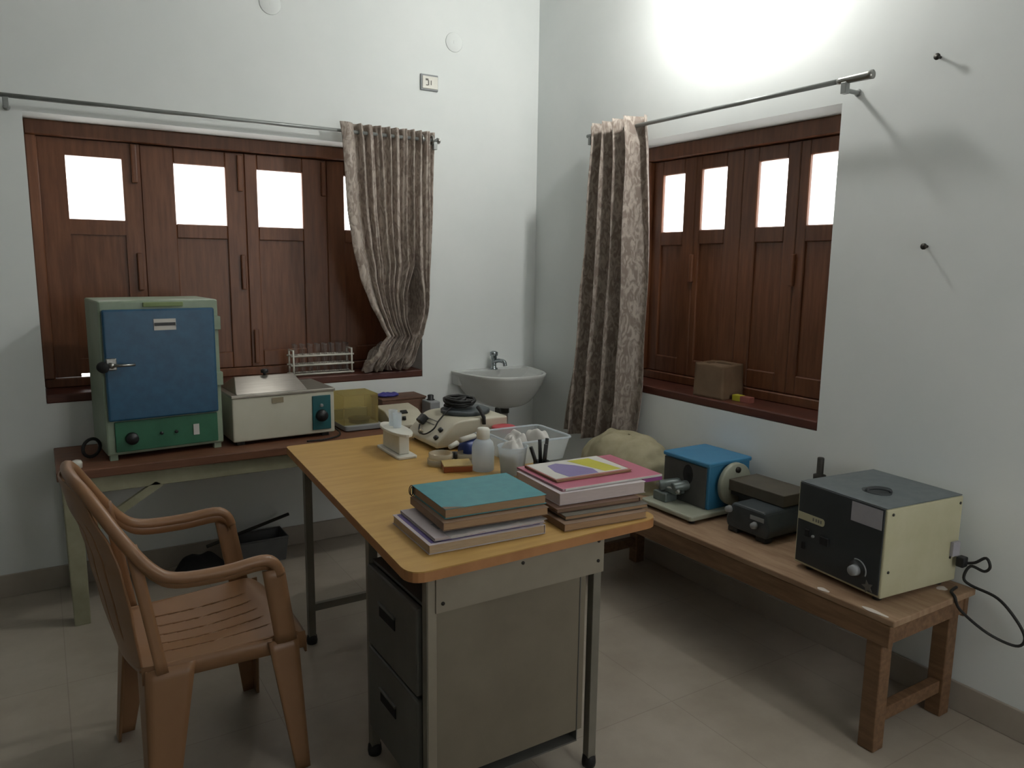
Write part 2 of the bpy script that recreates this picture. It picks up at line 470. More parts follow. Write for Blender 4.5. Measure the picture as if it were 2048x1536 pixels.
# window 2, right wall
win2 = thing('window_2', None, None, (0.2, (B0 + B1) / 2, ZS)); win2['kind'] = 'structure'
tB = lambda a, d, z: (d, a, z)
f = MB()
f.box(D - 0.03, D + 0.06, B0, B0 + 0.05, 0.950, 2.05); f.box(D - 0.03, D + 0.06, B1 - 0.07, B1, 0.950, 2.05)
f.box(D - 0.03, D + 0.06, B0, B1, 2.05, ZT); f.box(D - 0.01, D + 0.06, B0, B1, 0.905, 0.95)
f.build('window_frame', M['window_wood'], win2, bevel=0.005, seg=1)
# leaves are a little wider than the opening seen from inside
leaf(win2, -1.1205, -0.816, 0.952, 2.048, -1.040, -0.884, 1.686, 1.974, D, tB)
leaf(win2, -1.4185, -1.1215, 0.952, 2.048, -1.318, -1.158, 1.690, 1.981, D, tB)
leaf(win2, -1.7305, -1.4195, 0.952, 2.048, -1.665, -1.507, 1.692, 1.982, D, tB)
leaf(win2, -2.0095, -1.7315, 0.952, 2.048, -1.928, -1.779, 1.692, 1.984, D, tB)
for y, z in ((-1.122, 1.50), (-1.73, 1.50)):
    MB().box(D - 0.016, D + 0.002, y - 0.012, y + 0.012, z - 0.07, z + 0.07).build('door_stop', M['window_wood'], win2, bevel=0.005)
for y in (-1.121, -1.419, -1.731, B0 + 0.048, B1 - 0.07):  # same added backing strips, closing the light gaps of this window
    MB().box(D + 0.0325, D + 0.046, y - 0.020, y + 0.020, 0.952, 2.06).build('light_stop_strip', M['window_wood'], win2)
for z0, z1 in ((2.03, 2.07), (0.93, 0.965)):
    MB().box(D + 0.0325, D + 0.046, B0 + 0.05, B1 - 0.07, z0, z1).build('light_stop_strip', M['window_wood'], win2)
s = MB(); s.box(0.0, D + 0.06, B0, B1, 0.865, 0.905)
s.build('window_sill', M['sill_wood'], win2, bevel=0.006)

# ------------------------------------------------------------------ curtain rods and curtains
def rod(label, p0, p1, axis, br, finials):
    mid = ((p0[0] + p1[0]) / 2, (p0[1] + p1[1]) / 2, p0[2])
    t = thing('curtain_rod', label, 'curtain rod', mid)
    MB().tube([p0, p1], 0.0095, 12).build('pole', M['rod'], t)
    for q in br:
        b = MB()
        if axis == 'x':
            b.tube([(q, -0.002, p0[2] - 0.035), (q, -0.08, p0[2] - 0.035)], 0.008, 10); b.box(q - 0.011, q + 0.011, -0.092, -0.068, p0[2] - 0.048, p0[2] - 0.008)
            b.lathe([(0.014, -0.006), (0.014, -0.001)], (q, 0, p0[2] - 0.035), 14, 'y')
        else:
            b.tube([(-0.002, q, p0[2] - 0.035), (-0.08, q, p0[2] - 0.035)], 0.008, 10); b.box(-0.092, -0.068, q - 0.011, q + 0.011, p0[2] - 0.048, p0[2] - 0.008)
            b.lathe([(0.014, -0.006), (0.014, -0.001)], (0, q, p0[2] - 0.035), 14, 'x')
        b.build('bracket', M['rod'], t, bevel=0.002)
    for a, bq in finials:
        d = (Vector(bq) - Vector(a)).normalized()
        MB().tube([Vector(a), Vector(a) + d * 0.012, Vector(a) + d * 0.02, Vector(bq) - d * 0.012, Vector(bq)], [0.011, 0.0135, 0.013, 0.0155, 0.016], 16).build('finial', M['steel'], t)
    return t
ra = rod('thin steel curtain rod along the left wall above the wide shutters', (-2.95, -0.08, 2.166), (-0.700, -0.08, 2.166), 'x', (-2.665, -0.722), [((-0.712, -0.08, 2.166), (-0.696, -0.08, 2.166))])
rb = rod('steel curtain rod on the right wall with a chunky cylindrical end', (-0.08, -0.600, 2.182), (-0.08, -2.15, 2.182), 'y', (-2.122, -0.63), [((-0.08, -2.09, 2.182), (-0.08, -2.228, 2.182))])

def ring(c, axis, r=0.022, t=0.005):
    pts = []
    for k in range(20):
        a = 2 * PI * k / 20
        pts.append((c[0], c[1] + r * math.cos(a), c[2] + r * math.sin(a)) if axis == 'x' else (c[0] + r * math.cos(a), c[1], c[2] + r * math.sin(a)))
    return MB().tube(pts, t, 6, closed=True)

def nz(x, y, z, s=1.0): return mnoise.noise(Vector((x * s, y * s, z * s)))

ca = thing('curtain', 'taupe patterned curtain pulled aside and bunched onto the sill of the wide shutters', 'curtain', (-0.95, -0.07, 0.91))
Ltab = [(0, -1.262), (.06, -1.250), (.20, -1.240), (.33, -1.232), (.47, -1.208), (.60, -1.170), (.70, -1.120), (.79, -1.060), (.85, -1.018), (.90, -1.075), (.96, -1.115), (1.0, -1.120)]
Rtab = [(0, -0.722), (.30, -0.730), (.50, -0.740), (.72, -0.757), (.85, -0.795), (.93, -0.822), (1.0, -0.842)]
GL = [(0, .745), (.55, .745), (1, .745)]
def curtA(u, v):
    z = 2.208 - v * (2.208 - 0.912)
    xl, xr = lerp_table(Ltab, v), lerp_table(Rtab, v)
    # the front hem is one wide flat band, the rest is folded tightly
    k = u
    if u < 0.10:
        k = u / 0.10 * 0.15
    else:
        k = 0.15 + (u - 0.10) / 0.90 * 0.85
    x = xl + (xr - xl) * k
    gap = 0.05 * max(0, min(1, (v - 0.55) / 0.12)) * max(0, min(1, (0.87 - v) / 0.10))
    if v > 0.5:
        if u <= 0.757: x -= gap * 1.0 * (u / 0.757)
        else: x += gap * 0.55 * (1 - u) / 0.24
    n = 9.5
    tight = max(0.0, 1 - abs(v - 0.85) / 0.22)
    amp = (0.022 + 0.010 * nz(u * 4, v * 1.2, 21)) * (1 - 0.35 * tight) * (0.4 if u < 0.10 else 1)
    ph = 2 * PI * n * (u - 0.10) / 0.9 + 0.6 * math.sin(v * 3 + u * 9) + 1.3 * nz(u * 6, v * 1.3, 1)
    y = -0.082 + amp * (math.sin(ph) + 0.35 * math.sin(2.3 * ph + 1 + 2 * v)) + 0.010 * nz(u * 9, v * 3, 3) * min(1, v * 6)
    if u < 0.10: y = -0.105 - 0.012 * math.sin(u / 0.10 * PI) + 0.03 * (u / 0.10) ** 3
    if 0.725 < u < 0.79: y += 0.17 * max(0, min(1, (v - 0.45) / 0.15)) * max(0, min(1, (0.88 - v) / 0.06)) * (1 - abs(u - 0.7575) / 0.0325)
    y += 0.03 * tight * (0.5 - abs(u - 0.5))
    if v > 0.85:
        q = (v - 0.85) / 0.15
        y += 0.085 * q + 0.045 * q * nz(u * 5, v * 16, 5) - 0.05 * q * math.sin(PI * min(1, q)) * (1 - u)
        x += 0.05 * q * nz(u * 5, v * 16, 9)
        z += 0.020 * q * nz(u * 9, v * 14, 2) + (0.012 * (1 - q)) + 0.02 * max(0, q - .5) * u
        z = max(z, 0.910 + 0.004 * math.sin(u * 30))
    return (x, y, z)
g = MB().grid(curtA, 180, 90)
g.build('cloth', M['curtain'], ca, solid=0.002)
# crumpled tail lying on the sill
def tail(u, v):
    a = u * PI * 2
    r = 1 - v
    x = -0.985 + 0.125 * r * math.cos(a) + 0.015 * nz(u * 6, v * 4, 11)
    y = 0.062 + 0.052 * r * math.sin(a) + 0.006 * nz(u * 8, v * 5, 6)
    z = 0.909 + 0.15 * (1 - r ** 1.4) + 0.075 * abs(nz(u * 9, v * 4, 8)) * (0.3 + r)
    return (x, y, z)
MB().grid(tail, 64, 16).build('hem', M['curtain'], ca)
for x in (-1.215, -0.80, -0.74):
    ring((x, -0.08, 2.166), 'x').build('eyelet', M['steel'], ca)

cb = thing('curtain', 'taupe patterned curtain hanging straight down the right wall beside the corner basin', 'curtain', (-0.09, -0.78, 0.55))
def curtB(u, v):
    z = 2.226 - v * (2.226 - 0.575)
    yl = lerp_table([(0, -0.664), (.3, -0.632), (.6, -0.590), (1, -0.492)], v)
    yr = lerp_table([(0, -1.035), (.1, -1.055), (.45, -1.065), (.8, -1.055), (1, -1.02)], v)
    y = yl + (yr - yl) * u
    n = 4.5
    ph = 2 * PI * n * u + 0.7 * math.sin(v * 3.0 + u * 3) + 0.8 * v * nz(u * 3, v * 2, 4)
    amp = 0.047 + 0.008 * v
    x = -0.100 + amp * math.sin(ph) + 0.014 * nz(u * 6, v * 4, 13)
    y += 0.012 * math.cos(ph) * (1 + v)
    if u > 0.85: x += 0.02 * (u - 0.85) / 0.15
    return (min(x, -0.018), y, z)
MB().grid(curtB, 130, 70).build('cloth', M['curtain'], cb, solid=0.002)
for y in (-0.70, -0.78, -0.86, -0.952):
    ring((-0.08, y, 2.182), 'y', 0.026, 0.006).build('eyelet', M['steel'], cb)

# ------------------------------------------------------------------ small things fixed to the walls
sw = thing('wall_socket', 'small white socket plate with grey rim high on the left wall', 'socket', (-0.717, 0, 2.48))
MB().box(-0.770, -0.664, -0.010, 0, 2.437, 2.522).build('rim', M['plate_frame'], sw, bevel=0.004)
MB().box(-0.760, -0.668, -0.014, -0.0095, 2.447, 2.512).build('plate', M['white_plastic'], sw, bevel=0.002)
MB().box(-0.742, -0.726, -0.0155, -0.0138, 2.488, 2.498).box(-0.728, -0.722, -0.0155, -0.0138, 2.464, 2.490).box(-0.740, -0.728, -0.0155, -0.0138, 2.462, 2.467).box(-0.712, -0.707, -0.0155, -0.0138, 2.466, 2.490).build('markings', M['grey_print'], sw)
for i, (x, z, lab) in enumerate(((-1.56, 2.735, 'faint round blanking cover on left wall near the top edge of the photo'), (-0.563, 2.712, 'faint round blanking cover on left wall above the socket plate'))):
    o = MB().lathe([(0.052, -0.0015), (0.050, -0.003), (0.010, -0.003)], (x, 0, z), 28, 'y').build('blanking_cover', M['wall'])
    tag(o, lab, 'cover plate')
    MB().box(x - 0.003, x + 0.003, -0.0045, -0.0028, z - 0.008, z + 0.008).build('screw', M['wall'], o)
for y, z, lab in ((-2.416, 2.209, 'dark nail in the right wall level with the curtain rod end'), (-2.433, 1.589, 'dark nail in the right wall, lower of the two beside window')):
    tag(MB().lathe([(0.005, 0.0), (0.005, -0.018), (0.011, -0.019), (0.011, -0.023)], (0, y, z), 10, 'x').build('nail', M['iron']), lab, 'nail')

# lamp on the right wall, just above the frame
lp = thing('wall_lamp', 'white bulb in a wall holder glaring above the right-hand window', 'lamp', (-0.03, -1.58, 2.90))
LX, LY, LZ = -0.235, -1.58, 2.755
b = MB().lathe([(0.050, 0.0), (0.050, -0.02), (0.025, -0.03)], (0, LY, LZ + 0.16), 20, 'x')
b.tube([(-0.02, LY, LZ + 0.16), (LX, LY, LZ + 0.16)], 0.012, 10)
b.lathe([(0.014, LZ + 0.165), (0.022, LZ + 0.14), (0.027, LZ + 0.072)], (LX, LY, 0), 18)
b.build('holder', M['white_plastic'], lp)
MB().ball((LX, LY, LZ), 0.027, 20, 12, (1, 1, 2.7)).build('bulb', glow_mat('bulb_glow', 1.0), lp)

# ------------------------------------------------------------------ wash basin
wb = thing('wash_basin', 'white ceramic wash basin on the left wall near the corner', 'basin', (-0.335, 0, 0.70))
CX, HW, DP, ZB = -0.325, 0.262, 0.43, 0.885
def rimpt(a, k=1.0):
    # D-shaped plan: flat against the wall, rounded towards the room
    c, s_ = math.cos(a), math.sin(a)
    x = CX + HW * k * (abs(c) ** 0.75) * (1 if c > 0 else -1)
    y = -0.012 - (DP - 0.02) * (k if s_ > 0 else 1) * max(0, s_) ** 0.8
    return x, y
def basin(u, v):
    a = -0.0 + u * PI
    # outer underside -> rim -> inner bowl
    if v < 0.5:
        q = v / 0.5
        k = 0.16 + 0.84 * (q ** 0.55)
        z = ZB - 0.20 + 0.165 * q ** 1.7 + 0.035 * q
        cx, cy = CX, -0.19
        x, y = rimpt(a)
        if q > 0.75: zz = z
        return (cx + (x - cx) * k, cy + (y - cy) * k, z if q < 0.8 else ZB - 0.062 + (q - 0.8) / 0.2 * 0.062)
    q = (v - 0.5) / 0.5
    k = 1 - 0.10 * min(1, q / 0.2) - 0.66 * max(0, (q - 0.2) / 0.8)
    x, y = rimpt(a); cx, cy = CX, -0.20
    z = ZB + 0.004 * math.sin(min(1, q / 0.2) * PI) - 0.11 * max(0, (q - 0.2) / 0.8) ** 0.6
    return (cx + (x - cx) * k, cy + (y - cy) * k, z)
b = MB().grid(basin, 48, 40)
b.box(CX - HW + 0.01, CX + HW - 0.01, -0.085, -0.001, ZB - 0.075, ZB + 0.002)
b.lathe([(0.05, ZB - 0.205), (0.05, ZB - 0.19), (0.07, ZB - 0.15)], (CX, -0.19, 0), 20)
b.build('bowl', M['ceramic'], wb)
tp = MB()
tp.lathe([(0.024, ZB), (0.024, ZB + 0.01), (0.015, ZB + 0.014), (0.014, ZB + 0.06), (0.018, ZB + 0.065), (0.018, ZB + 0.082), (0.024, ZB + 0.085), (0.024, ZB + 0.105), (0.01, ZB + 0.112)], (CX + 0.0, -0.062, 0), 16)
tp.tube(smooth_path([(CX, -0.062, ZB + 0.045), (CX + 0.01, -0.10, ZB + 0.058), (CX + 0.02, -0.145, ZB + 0.055), (CX + 0.022, -0.155, ZB + 0.03)], 4), 0.012, 10)
tp.build('tap', M['chrome'], wb)
pp = MB()
pp.tube([(CX, -0.19, ZB - 0.19), (CX, -0.19, ZB - 0.24)], 0.027, 14)
pp.build('waste_fitting', M['iron'], wb)
pp = MB(); pp.tube([(CX, -0.19, ZB - 0.235), (CX + 0.005, -0.185, ZB - 0.40), (CX + 0.02, -0.16, 0.30), (CX + 0.03, -0.12, 0.0)], 0.021, 12)
pp.build('waste_pipe', M['pvc'], wb)
pp = MB(); pp.box(CX + 0.045, CX + 0.085, -0.06, -0.001, 0.60, 0.64)
pp.tube(smooth_path([(CX + 0.065, -0.05, 0.64), (CX + 0.09, -0.07, 0.68), (CX + 0.11, -0.06, 0.735), (CX + 0.10, -0.06, 0.775)], 5), 0.007, 8)
pp.build('supply_valve', M['iron'], wb, bevel=0.003)

# ------------------------------------------------------------------ left table and what stands on it
TZ = 0.665
lt = thing('work_table', 'long cream painted table with brown top under the wide shutters', 'table', (-1.70, -0.25, 0))
MB().box(-2.600, -0.80, -0.500, -0.016, TZ - 0.038, TZ).build('tabletop', M['table_wood'], lt, bevel=0.004)
MB().box(-2.56, -0.84, -0.475, -0.452, TZ - 0.108, TZ - 0.038).build('apron', M['table_paint'], lt, bevel=0.003)
for x in (-2.585, -0.88):
    for y in (-0.482, -0.085):
        MB().hexa([(x + 0.006, y + 0.004, 0), (x + 0.066, y + 0.004, 0), (x + 0.066, y + 0.062, 0), (x + 0.006, y + 0.062, 0)],
                  [(x, y, TZ - 0.038), (x + 0.068, y, TZ - 0.038), (x + 0.068, y + 0.066, TZ - 0.038), (x, y + 0.066, TZ - 0.038)]).build('leg', M['table_paint'], lt, bevel=0.004)
MB().hexa([(-2.53, -0.475, 0.395), (-2.53, -0.452, 0.395), (-2.50, -0.452, 0.375), (-2.50, -0.475, 0.375)],
          [(-2.24, -0.475, 0.575), (-2.24, -0.452, 0.575), (-2.21, -0.452, 0.555), (-2.21, -0.475, 0.555)]).build('brace', M['table_paint'], lt)

# laboratory oven
ov = thing('laboratory_oven', 'tall pale green cabinet oven with a blue door on the cream table', 'oven', (-2.17, -0.22, TZ))
OX0, OX1, OY0, OY1, OZ0, OZ1 = -2.412, -1.936, -0.385, -0.045, 0.688, 1.340
c = MB(); c.box(OX0, OX1, OY0, OY1, OZ0, OZ1); c.build('cabinet', M['oven_body'], ov, bevel=0.008)
MB().box(OX0 + 0.17, OX0 + 0.33, OY0 - 0.008, OY0 + 0.01, OZ1 - 0.028, OZ1 - 0.008).build('top_trim', M['oven_lip'], ov, bevel=0.003)
dr = MB().box(OX0 + 0.010, OX1 - 0.022, OY0 - 0.024, OY0 - 0.001, 0.838, OZ1 - 0.036).build('door', M['oven_door'], ov, bevel=0.008, seg=3)
h = MB(); h.box(OX0 + 0.012, OX0 + 0.052, OY0 - 0.038, OY0 - 0.024, 1.056, 1.106); h.build('latch_plate', M['steel'], dr, bevel=0.004)
h = MB(); h.tube([(OX0 + 0.030, OY0 - 0.052, 1.078), (OX0 + 0.118, OY0 - 0.056, 1.076)], [0.008, 0.005], 10); h.lathe([(0.012, OY0 - 0.06), (0.012, OY0 - 0.036)], (OX0 + 0.030, 0, 1.078), 14, 'y'); h.build('door_handle', M['steel'], dr)
MB().lathe([(0.022, OY0 - 0.062), (0.022, OY0 - 0.03), (0.014, OY0 - 0.001)], (OX0 - 0.002, 0, 1.072), 16, 'y').build('latch_knob', M['matt_black'], ov)
pl = MB().box(-2.208, -2.120, OY0 - 0.0265, OY0 - 0.0235, 1.214, 1.262).build('name_plate', M['paper'], dr)
MB().box(-2.206, -2.122, OY0 - 0.028, OY0 - 0.0262, 1.233, 1.246).build('print_band', M['black'], dr)
for z in (1.235, 0.985):
    MB().box(OX1 - 0.026, OX1 + 0.006, OY0 - 0.014, OY0 + 0.02, z - 0.03, z + 0.03).build('hinge', M['oven_body'], ov, bevel=0.003)
cp = MB().box(OX0 + 0.032, OX1 - 0.026, OY0 - 0.010, OY0 - 0.0008, 0.702, 0.832).build('control_panel', M['oven_panel'], ov, bevel=0.003)
MB().lathe([(0.024, OY0 - 0.034), (0.026, OY0 - 0.010)], (-2.318, 0, 0.758), 18, 'y').build('dial_knob', M['black'], cp)
for x in (-2.20, -2.14):
    MB().lathe([(0.007, OY0 - 0.018), (0.007, OY0 - 0.009)], (x, 0, 0.766), 10, 'y').build('indicator', M['black'], cp)
MB().box(-2.068, -2.044, OY0 - 0.014, OY0 - 0.0095, 0.742, 0.790).build('switch', M['paper'], cp)
for x in (OX0 + 0.01, OX1 - 0.04):
    for y in (OY0 + 0.01, OY1 - 0.04):
        MB().box(x, x + 0.03, y, y + 0.03, TZ, OZ0).build('foot', M['oven_body'], ov)

ov.rotation_euler.z = R(5.0); ov.location.x -= 0.012
# water bath
bt = thing('water_bath', 'cream water bath with steel lid and teal control panel beside the oven', 'water bath', (-1.66, -0.21, TZ))
BX0, BX1, BY0, BY1, BZ1 = -1.902, -1.418, -0.375, -0.045, 0.888
MB().box(BX0, BX1, BY0, BY1, 0.683, BZ1).build('tank', M['cream_metal'], bt, bevel=0.006)
MB().box(BX0 - 0.004, BX1 + 0.004, BY0 - 0.006, BY1 + 0.004, BZ1, BZ1 + 0.014).build('rim', M['lid_steel'], bt, bevel=0.003)
lx0, lx1, ly0, ly1, lz = -1.880, -1.545, BY0 + 0.006, BY1 - 0.010, BZ1 + 0.014
l = MB(); ym = (ly0 + ly1) / 2
l.hexa([(lx0, ly0, lz), (lx1, ly0, lz), (lx1, ly1, lz), (lx0, ly1, lz)],
       [(lx0 + 0.03, ym - 0.01, lz + 0.062), (lx1 - 0.02, ym - 0.01, lz + 0.062), (lx1 - 0.02, ym + 0.01, lz + 0.062), (lx0 + 0.03, ym + 0.01, lz + 0.062)])
ld = l.build('lid', M['lid_steel'], bt, bevel=0.004)
MB().lathe([(0.007, lz + 0.058), (0.007, lz + 0.07), (0.017, lz + 0.073), (0.018, lz + 0.088), (0.01, lz + 0.092)], (-1.705, ym, 0), 14).build('lid_knob', M['black'], ld)
MB().box(-1.722, -1.668, BY0 - 0.004, BY0 + 0.001, 0.853, 0.878).build('maker_plate', M['beige_dark'], bt)
tpn = MB().box(-1.530, -1.438, BY0 - 0.006, BY0 + 0.001, 0.702, 0.870).build('control_panel', M['teal_panel'], bt, bevel=0.003)
MB().lathe([(0.026, BY0 - 0.028), (0.030, BY0 - 0.006)], (-1.486, 0, 0.772), 18, 'y').build('dial_knob', M['black'], tpn)
MB().lathe([(0.008, BY0 - 0.014), (0.008, BY0 - 0.005)], (-1.486, 0, 0.822), 12, 'y').build('pilot_lamp', M['grey_plastic'], tpn)
for x in (BX0 + 0.02, BX1 - 0.06):
    for y in (BY0 + 0.02, BY1 - 0.05):
        MB().box(x, x + 0.035, y, y + 0.03, TZ, 0.683).build('foot', M['rubber'], bt)

bt.rotation_euler.z = R(2.0)
# weighing balance with amber draught shield
bl = thing('weighing_balance', 'weighing balance inside a yellowed draught shield box beside the water bath', 'balance', (-1.255, -0.24, TZ))
MB().prism(rounded([(-1.352, -0.345), (-1.150, -0.345), (-1.150, -0.13), (-1.352, -0.13)], 0.025), TZ + 0.004, TZ + 0.030).build('base', M['grey_plastic'], bl, bevel=0.004)
MB().lathe([(0.052, TZ + 0.03), (0.052, TZ + 0.045), (0.058, TZ + 0.047), (0.058, TZ + 0.052)], (-1.245, -0.255, 0), 24).build('pan', M['black'], bl)
MB().box(-1.345, -1.165, -0.165, -0.140, TZ + 0.030, TZ + 0.085).build('column', M['grey_plastic'], bl)
sh = MB()
X0, X1, Y0, Y1, Z0, Z1 = -1.350, -1.168, -0.322, -0.138, TZ + 0.031, 0.846
for (a, bb) in (((X0, Y0), (X0, Y1)), ((X1, Y0), (X1, Y1)), ((X0, Y0), (X1, Y0)), ((X0, Y1), (X1, Y1))):
    sh._add([(a[0], a[1], Z0), (bb[0], bb[1], Z0), (bb[0], bb[1], Z1), (a[0], a[1], Z1)], [(0, 1, 2, 3)])
sh._add([(X0, Y0, Z1), (X1, Y0, Z1), (X1, Y1, Z1), (X0, Y1, Z1)], [(0, 1, 2, 3)])
sh.build('draught_shield', M['amber_sheet'], bl, solid=0.003)

# colorimeter, wooden box, grey stirrer
def console(root, x0, x1, y0, y1, z0, hb, hf, body, axis='y'):
    pass
cm = thing('colorimeter', 'cream instrument with sloped face behind the white pipette stand', 'instrument', (-1.03, -0.33, TZ))
pr = rounded([(-0.445, TZ + 0.012), (-0.445, TZ + 0.030), (-0.330, TZ + 0.085), (-0.200, TZ + 0.098), (-0.200, TZ + 0.012)], [0, .006, .015, .015, 0])
MB().prism(pr, -1.135, -0.945, 'x').build('body', M['beige'], cm, bevel=0.006)
MB().hexa([(-1.055, -0.362, TZ + 0.071), (-1.020, -0.362, TZ + 0.071), (-1.020, -0.340, TZ + 0.081), (-1.055, -0.340, TZ + 0.081)],
          [(-1.055, -0.365, TZ + 0.077), (-1.020, -0.365, TZ + 0.077), (-1.020, -0.343, TZ + 0.087), (-1.055, -0.343, TZ + 0.087)]).build('display', M['black'], cm)
for x in (-1.095, -1.06):
    MB().lathe([(0.011, TZ + 0.05), (0.010, TZ + 0.066)], (x, -0.405, 0), 12).build('knob', M['black'], cm)
MB().box(-1.125, -0.955, -0.435, -0.21, TZ, TZ + 0.012).build('base', M['rubber'], cm)
bx = tag(MB().box(-1.090, -0.835, -0.190, -0.030, TZ, TZ + 0.112).build('storage_box', M['box_wood'], bevel=0.004), 'brown wooden box against the left wall at the far end of cream table', 'box')
MB().box(-1.094, -0.831, -0.194, -0.026, TZ + 0.112, TZ + 0.122).build('lid', M['box_wood'], bx, bevel=0.003)
def caps(u, v):
    a = u * 2 * PI; r = 0.5 * math.sin(v * PI) ** 0.7
    x = -1.025 + 0.105 * r * math.cos(a) * 1.2; y = -0.11 + 0.09 * r * math.sin(a)
    return (x, y, TZ + 0.1235 + 0.026 * (1 - v) * (0.8 + 0.5 * nz(x * 40, y * 40, 1)) * (1 if v < .5 else 1.0) * math.sin(min(1, v * 1.2 + .12) * PI))
tag(MB().grid(caps, 24, 10).build('rubber_gloves', M['blue_cloth']), 'crumpled violet-blue gloves lying on the brown wooden box', 'gloves')
st = thing('magnetic_stirrer', 'small grey box with a black knob on top, at far end of cream table', 'stirrer', (-0.80, -0.25, TZ))
MB().box(-0.865, -0.715 - 0.09, -0.31, -0.20, TZ, TZ + 0.108).build('body', M['grey_plastic'], st, bevel=0.006)
MB().lathe([(0.022, TZ + 0.108), (0.022, TZ + 0.112), (0.016, TZ + 0.114), (0.017, TZ + 0.134), (0.012, TZ + 0.137)], (-0.832, -0.245, 0), 18).build('knob', M['black'], st)

# white cap and dark coil near the oven's left foot
tag(MB().lathe([(0.020, TZ + 0.0005), (0.021, TZ + 0.02), (0.017, TZ + 0.03), (0.006, TZ + 0.034)], (-2.525, -0.445, 0), 18).build('white_stopper', M['white_plastic']), 'small round white stopper at the left end of the cream table', 'stopper')
pts = [(-2.462 + 0.034 * math.cos(a), -0.30 + 0.03 * math.cos(a), TZ + 0.046 + 0.038 * math.sin(a)) for a in [k * 2 * PI / 24 for k in range(24)]]
pts = pts
tag(MB().tube(pts, 0.007, 8, closed=True).build('cable_coil', M['rubber']), 'black cable loop standing beside the left side of the oven', 'cable')
tag(MB().tube(smooth_path([(-1.40, -0.30, TZ + 0.03), (-1.385, -0.36, TZ + 0.008), (-1.42, -0.42, TZ + 0.006), (-1.50, -0.46, TZ + 0.006), (-1.58, -0.455, TZ + 0.006)], 6), 0.004, 8).build('power_cord', M['rubber']), 'thin dark cord lying on cream table in front of the water bath', 'cord')

# test tube rack on the sill
rk = thing('test_tube_rack', 'white wire rack of glass tubes on the sill under the wide shutters', 'rack', (-1.33, 0.085, 0.905))
RX0, RX1, RY0, RY1 = -1.490, -1.170, 0.045, 0.125
for y in (RY0, RY1):
    b = MB()
    for z in (0.915, 0.963, 1.012):
        b.tube([(RX0 - 0.012, y, z), (RX1 + 0.012, y, z)], 0.0048, 8)
    b.build('rail', M['white_plastic'], rk)
for x in (RX0, RX1):
    b = MB(); b.tube([(x, RY0, 0.908), (x, RY0, 1.046)], 0.005, 8); b.tube([(x, RY1, 0.908), (x, RY1, 1.046)], 0.005, 8)
    for z in (0.915, 0.963, 1.012, 1.042): b.tube([(x, RY0, z), (x, RY1, z)], 0.0045, 8)
    b.build('end_frame', M['white_plastic'], rk)
for z in (0.963, 1.012):
    b = MB(); b.tube([(RX0, (RY0 + RY1) / 2, z), (RX1, (RY0 + RY1) / 2, z)], 0.003, 6)
    for k in range(1, 8):
        x = RX0 + (RX1 - RX0) * k / 8; b.tube([(x, RY0, z), (x, RY1, z)], 0.003, 6)
    b.build('wire_shelf', M['white_plastic'], rk)
tube0 = MB().lathe([(0.002, 0.0), (0.007, 0.002), (0.0095, 0.008), (0.0095, 0.155), (0.0115, 0.158), (0.0095, 0.158), (0.0085, 0.150)], (0, 0, 0), 12, cap=False).build('test_tube', M['glass_tube'])
k = 0
for row, y in enumerate((0.063, 0.107)):
    for i in range(8):
        x = RX0 + (RX1 - RX0) * (i + 0.5) / 8
        o = tube0 if k == 0 else tube0.copy()
        if k: COL.objects.link(o)
        o.location = (x, y, 0.916)
        tag(o, 'clear glass test tube standing in the white wire rack on the sill', 'test tube', 'test tubes in the white wire rack'); k += 1

# sill of the right window: paper bag and small carton
pb = thing('paper_bag', 'brown paper bag standing on the sill of the right-hand shutters', 'bag', (0.10, -1.45, 0.905))
def bagbox(u, v):
    a = u * 4; k = int(a) % 4; t = a - int(a)
    cs = [(0.012, -1.362), (0.018, -1.540), (0.175, -1.520), (0.170, -1.345)]
    p, q = cs[k], cs[(k + 1) % 4]
    x = p[0] + (q[0] - p[0]) * t; y = p[1] + (q[1] - p[1]) * t
    z = 0.9055 + 0.158 * v
    cxx, cyy = 0.095, -1.442
    s_ = 1 - 0.05 * v + 0.02 * nz(x * 14, y * 14, z * 14)
    if k in (1, 3): s_ -= 0.10 * v * math.sin(t * PI) * 0.5
    return (cxx + (x - cxx) * s_, cyy + (y - cyy) * s_, z + 0.006 * v * nz(x * 20, y * 20, 3))
MB().grid(bagbox, 48, 14).build('sides', M['kraft'], pb, solid=0.0015)
MB().prism([(0.022, -1.371), (0.028, -1.531), (0.165, -1.511), (0.160, -1.354)], 1.035, 1.05).build('folded_top', M['kraft'], pb)
yc = thing('small_carton', 'tiny yellow and red carton on the sill beside the paper bag', 'carton', (0.09, -1.595, 0.905))
MB().box(0.065, 0.10, -1.600, -1.555, 0.9055, 0.932).build('yellow_end', M['yellow'], yc, bevel=0.001)
MB().box(0.066, 0.099, -1.655, -1.6002, 0.9055, 0.931).build('red_end', M['red_brown'], yc, bevel=0.001)

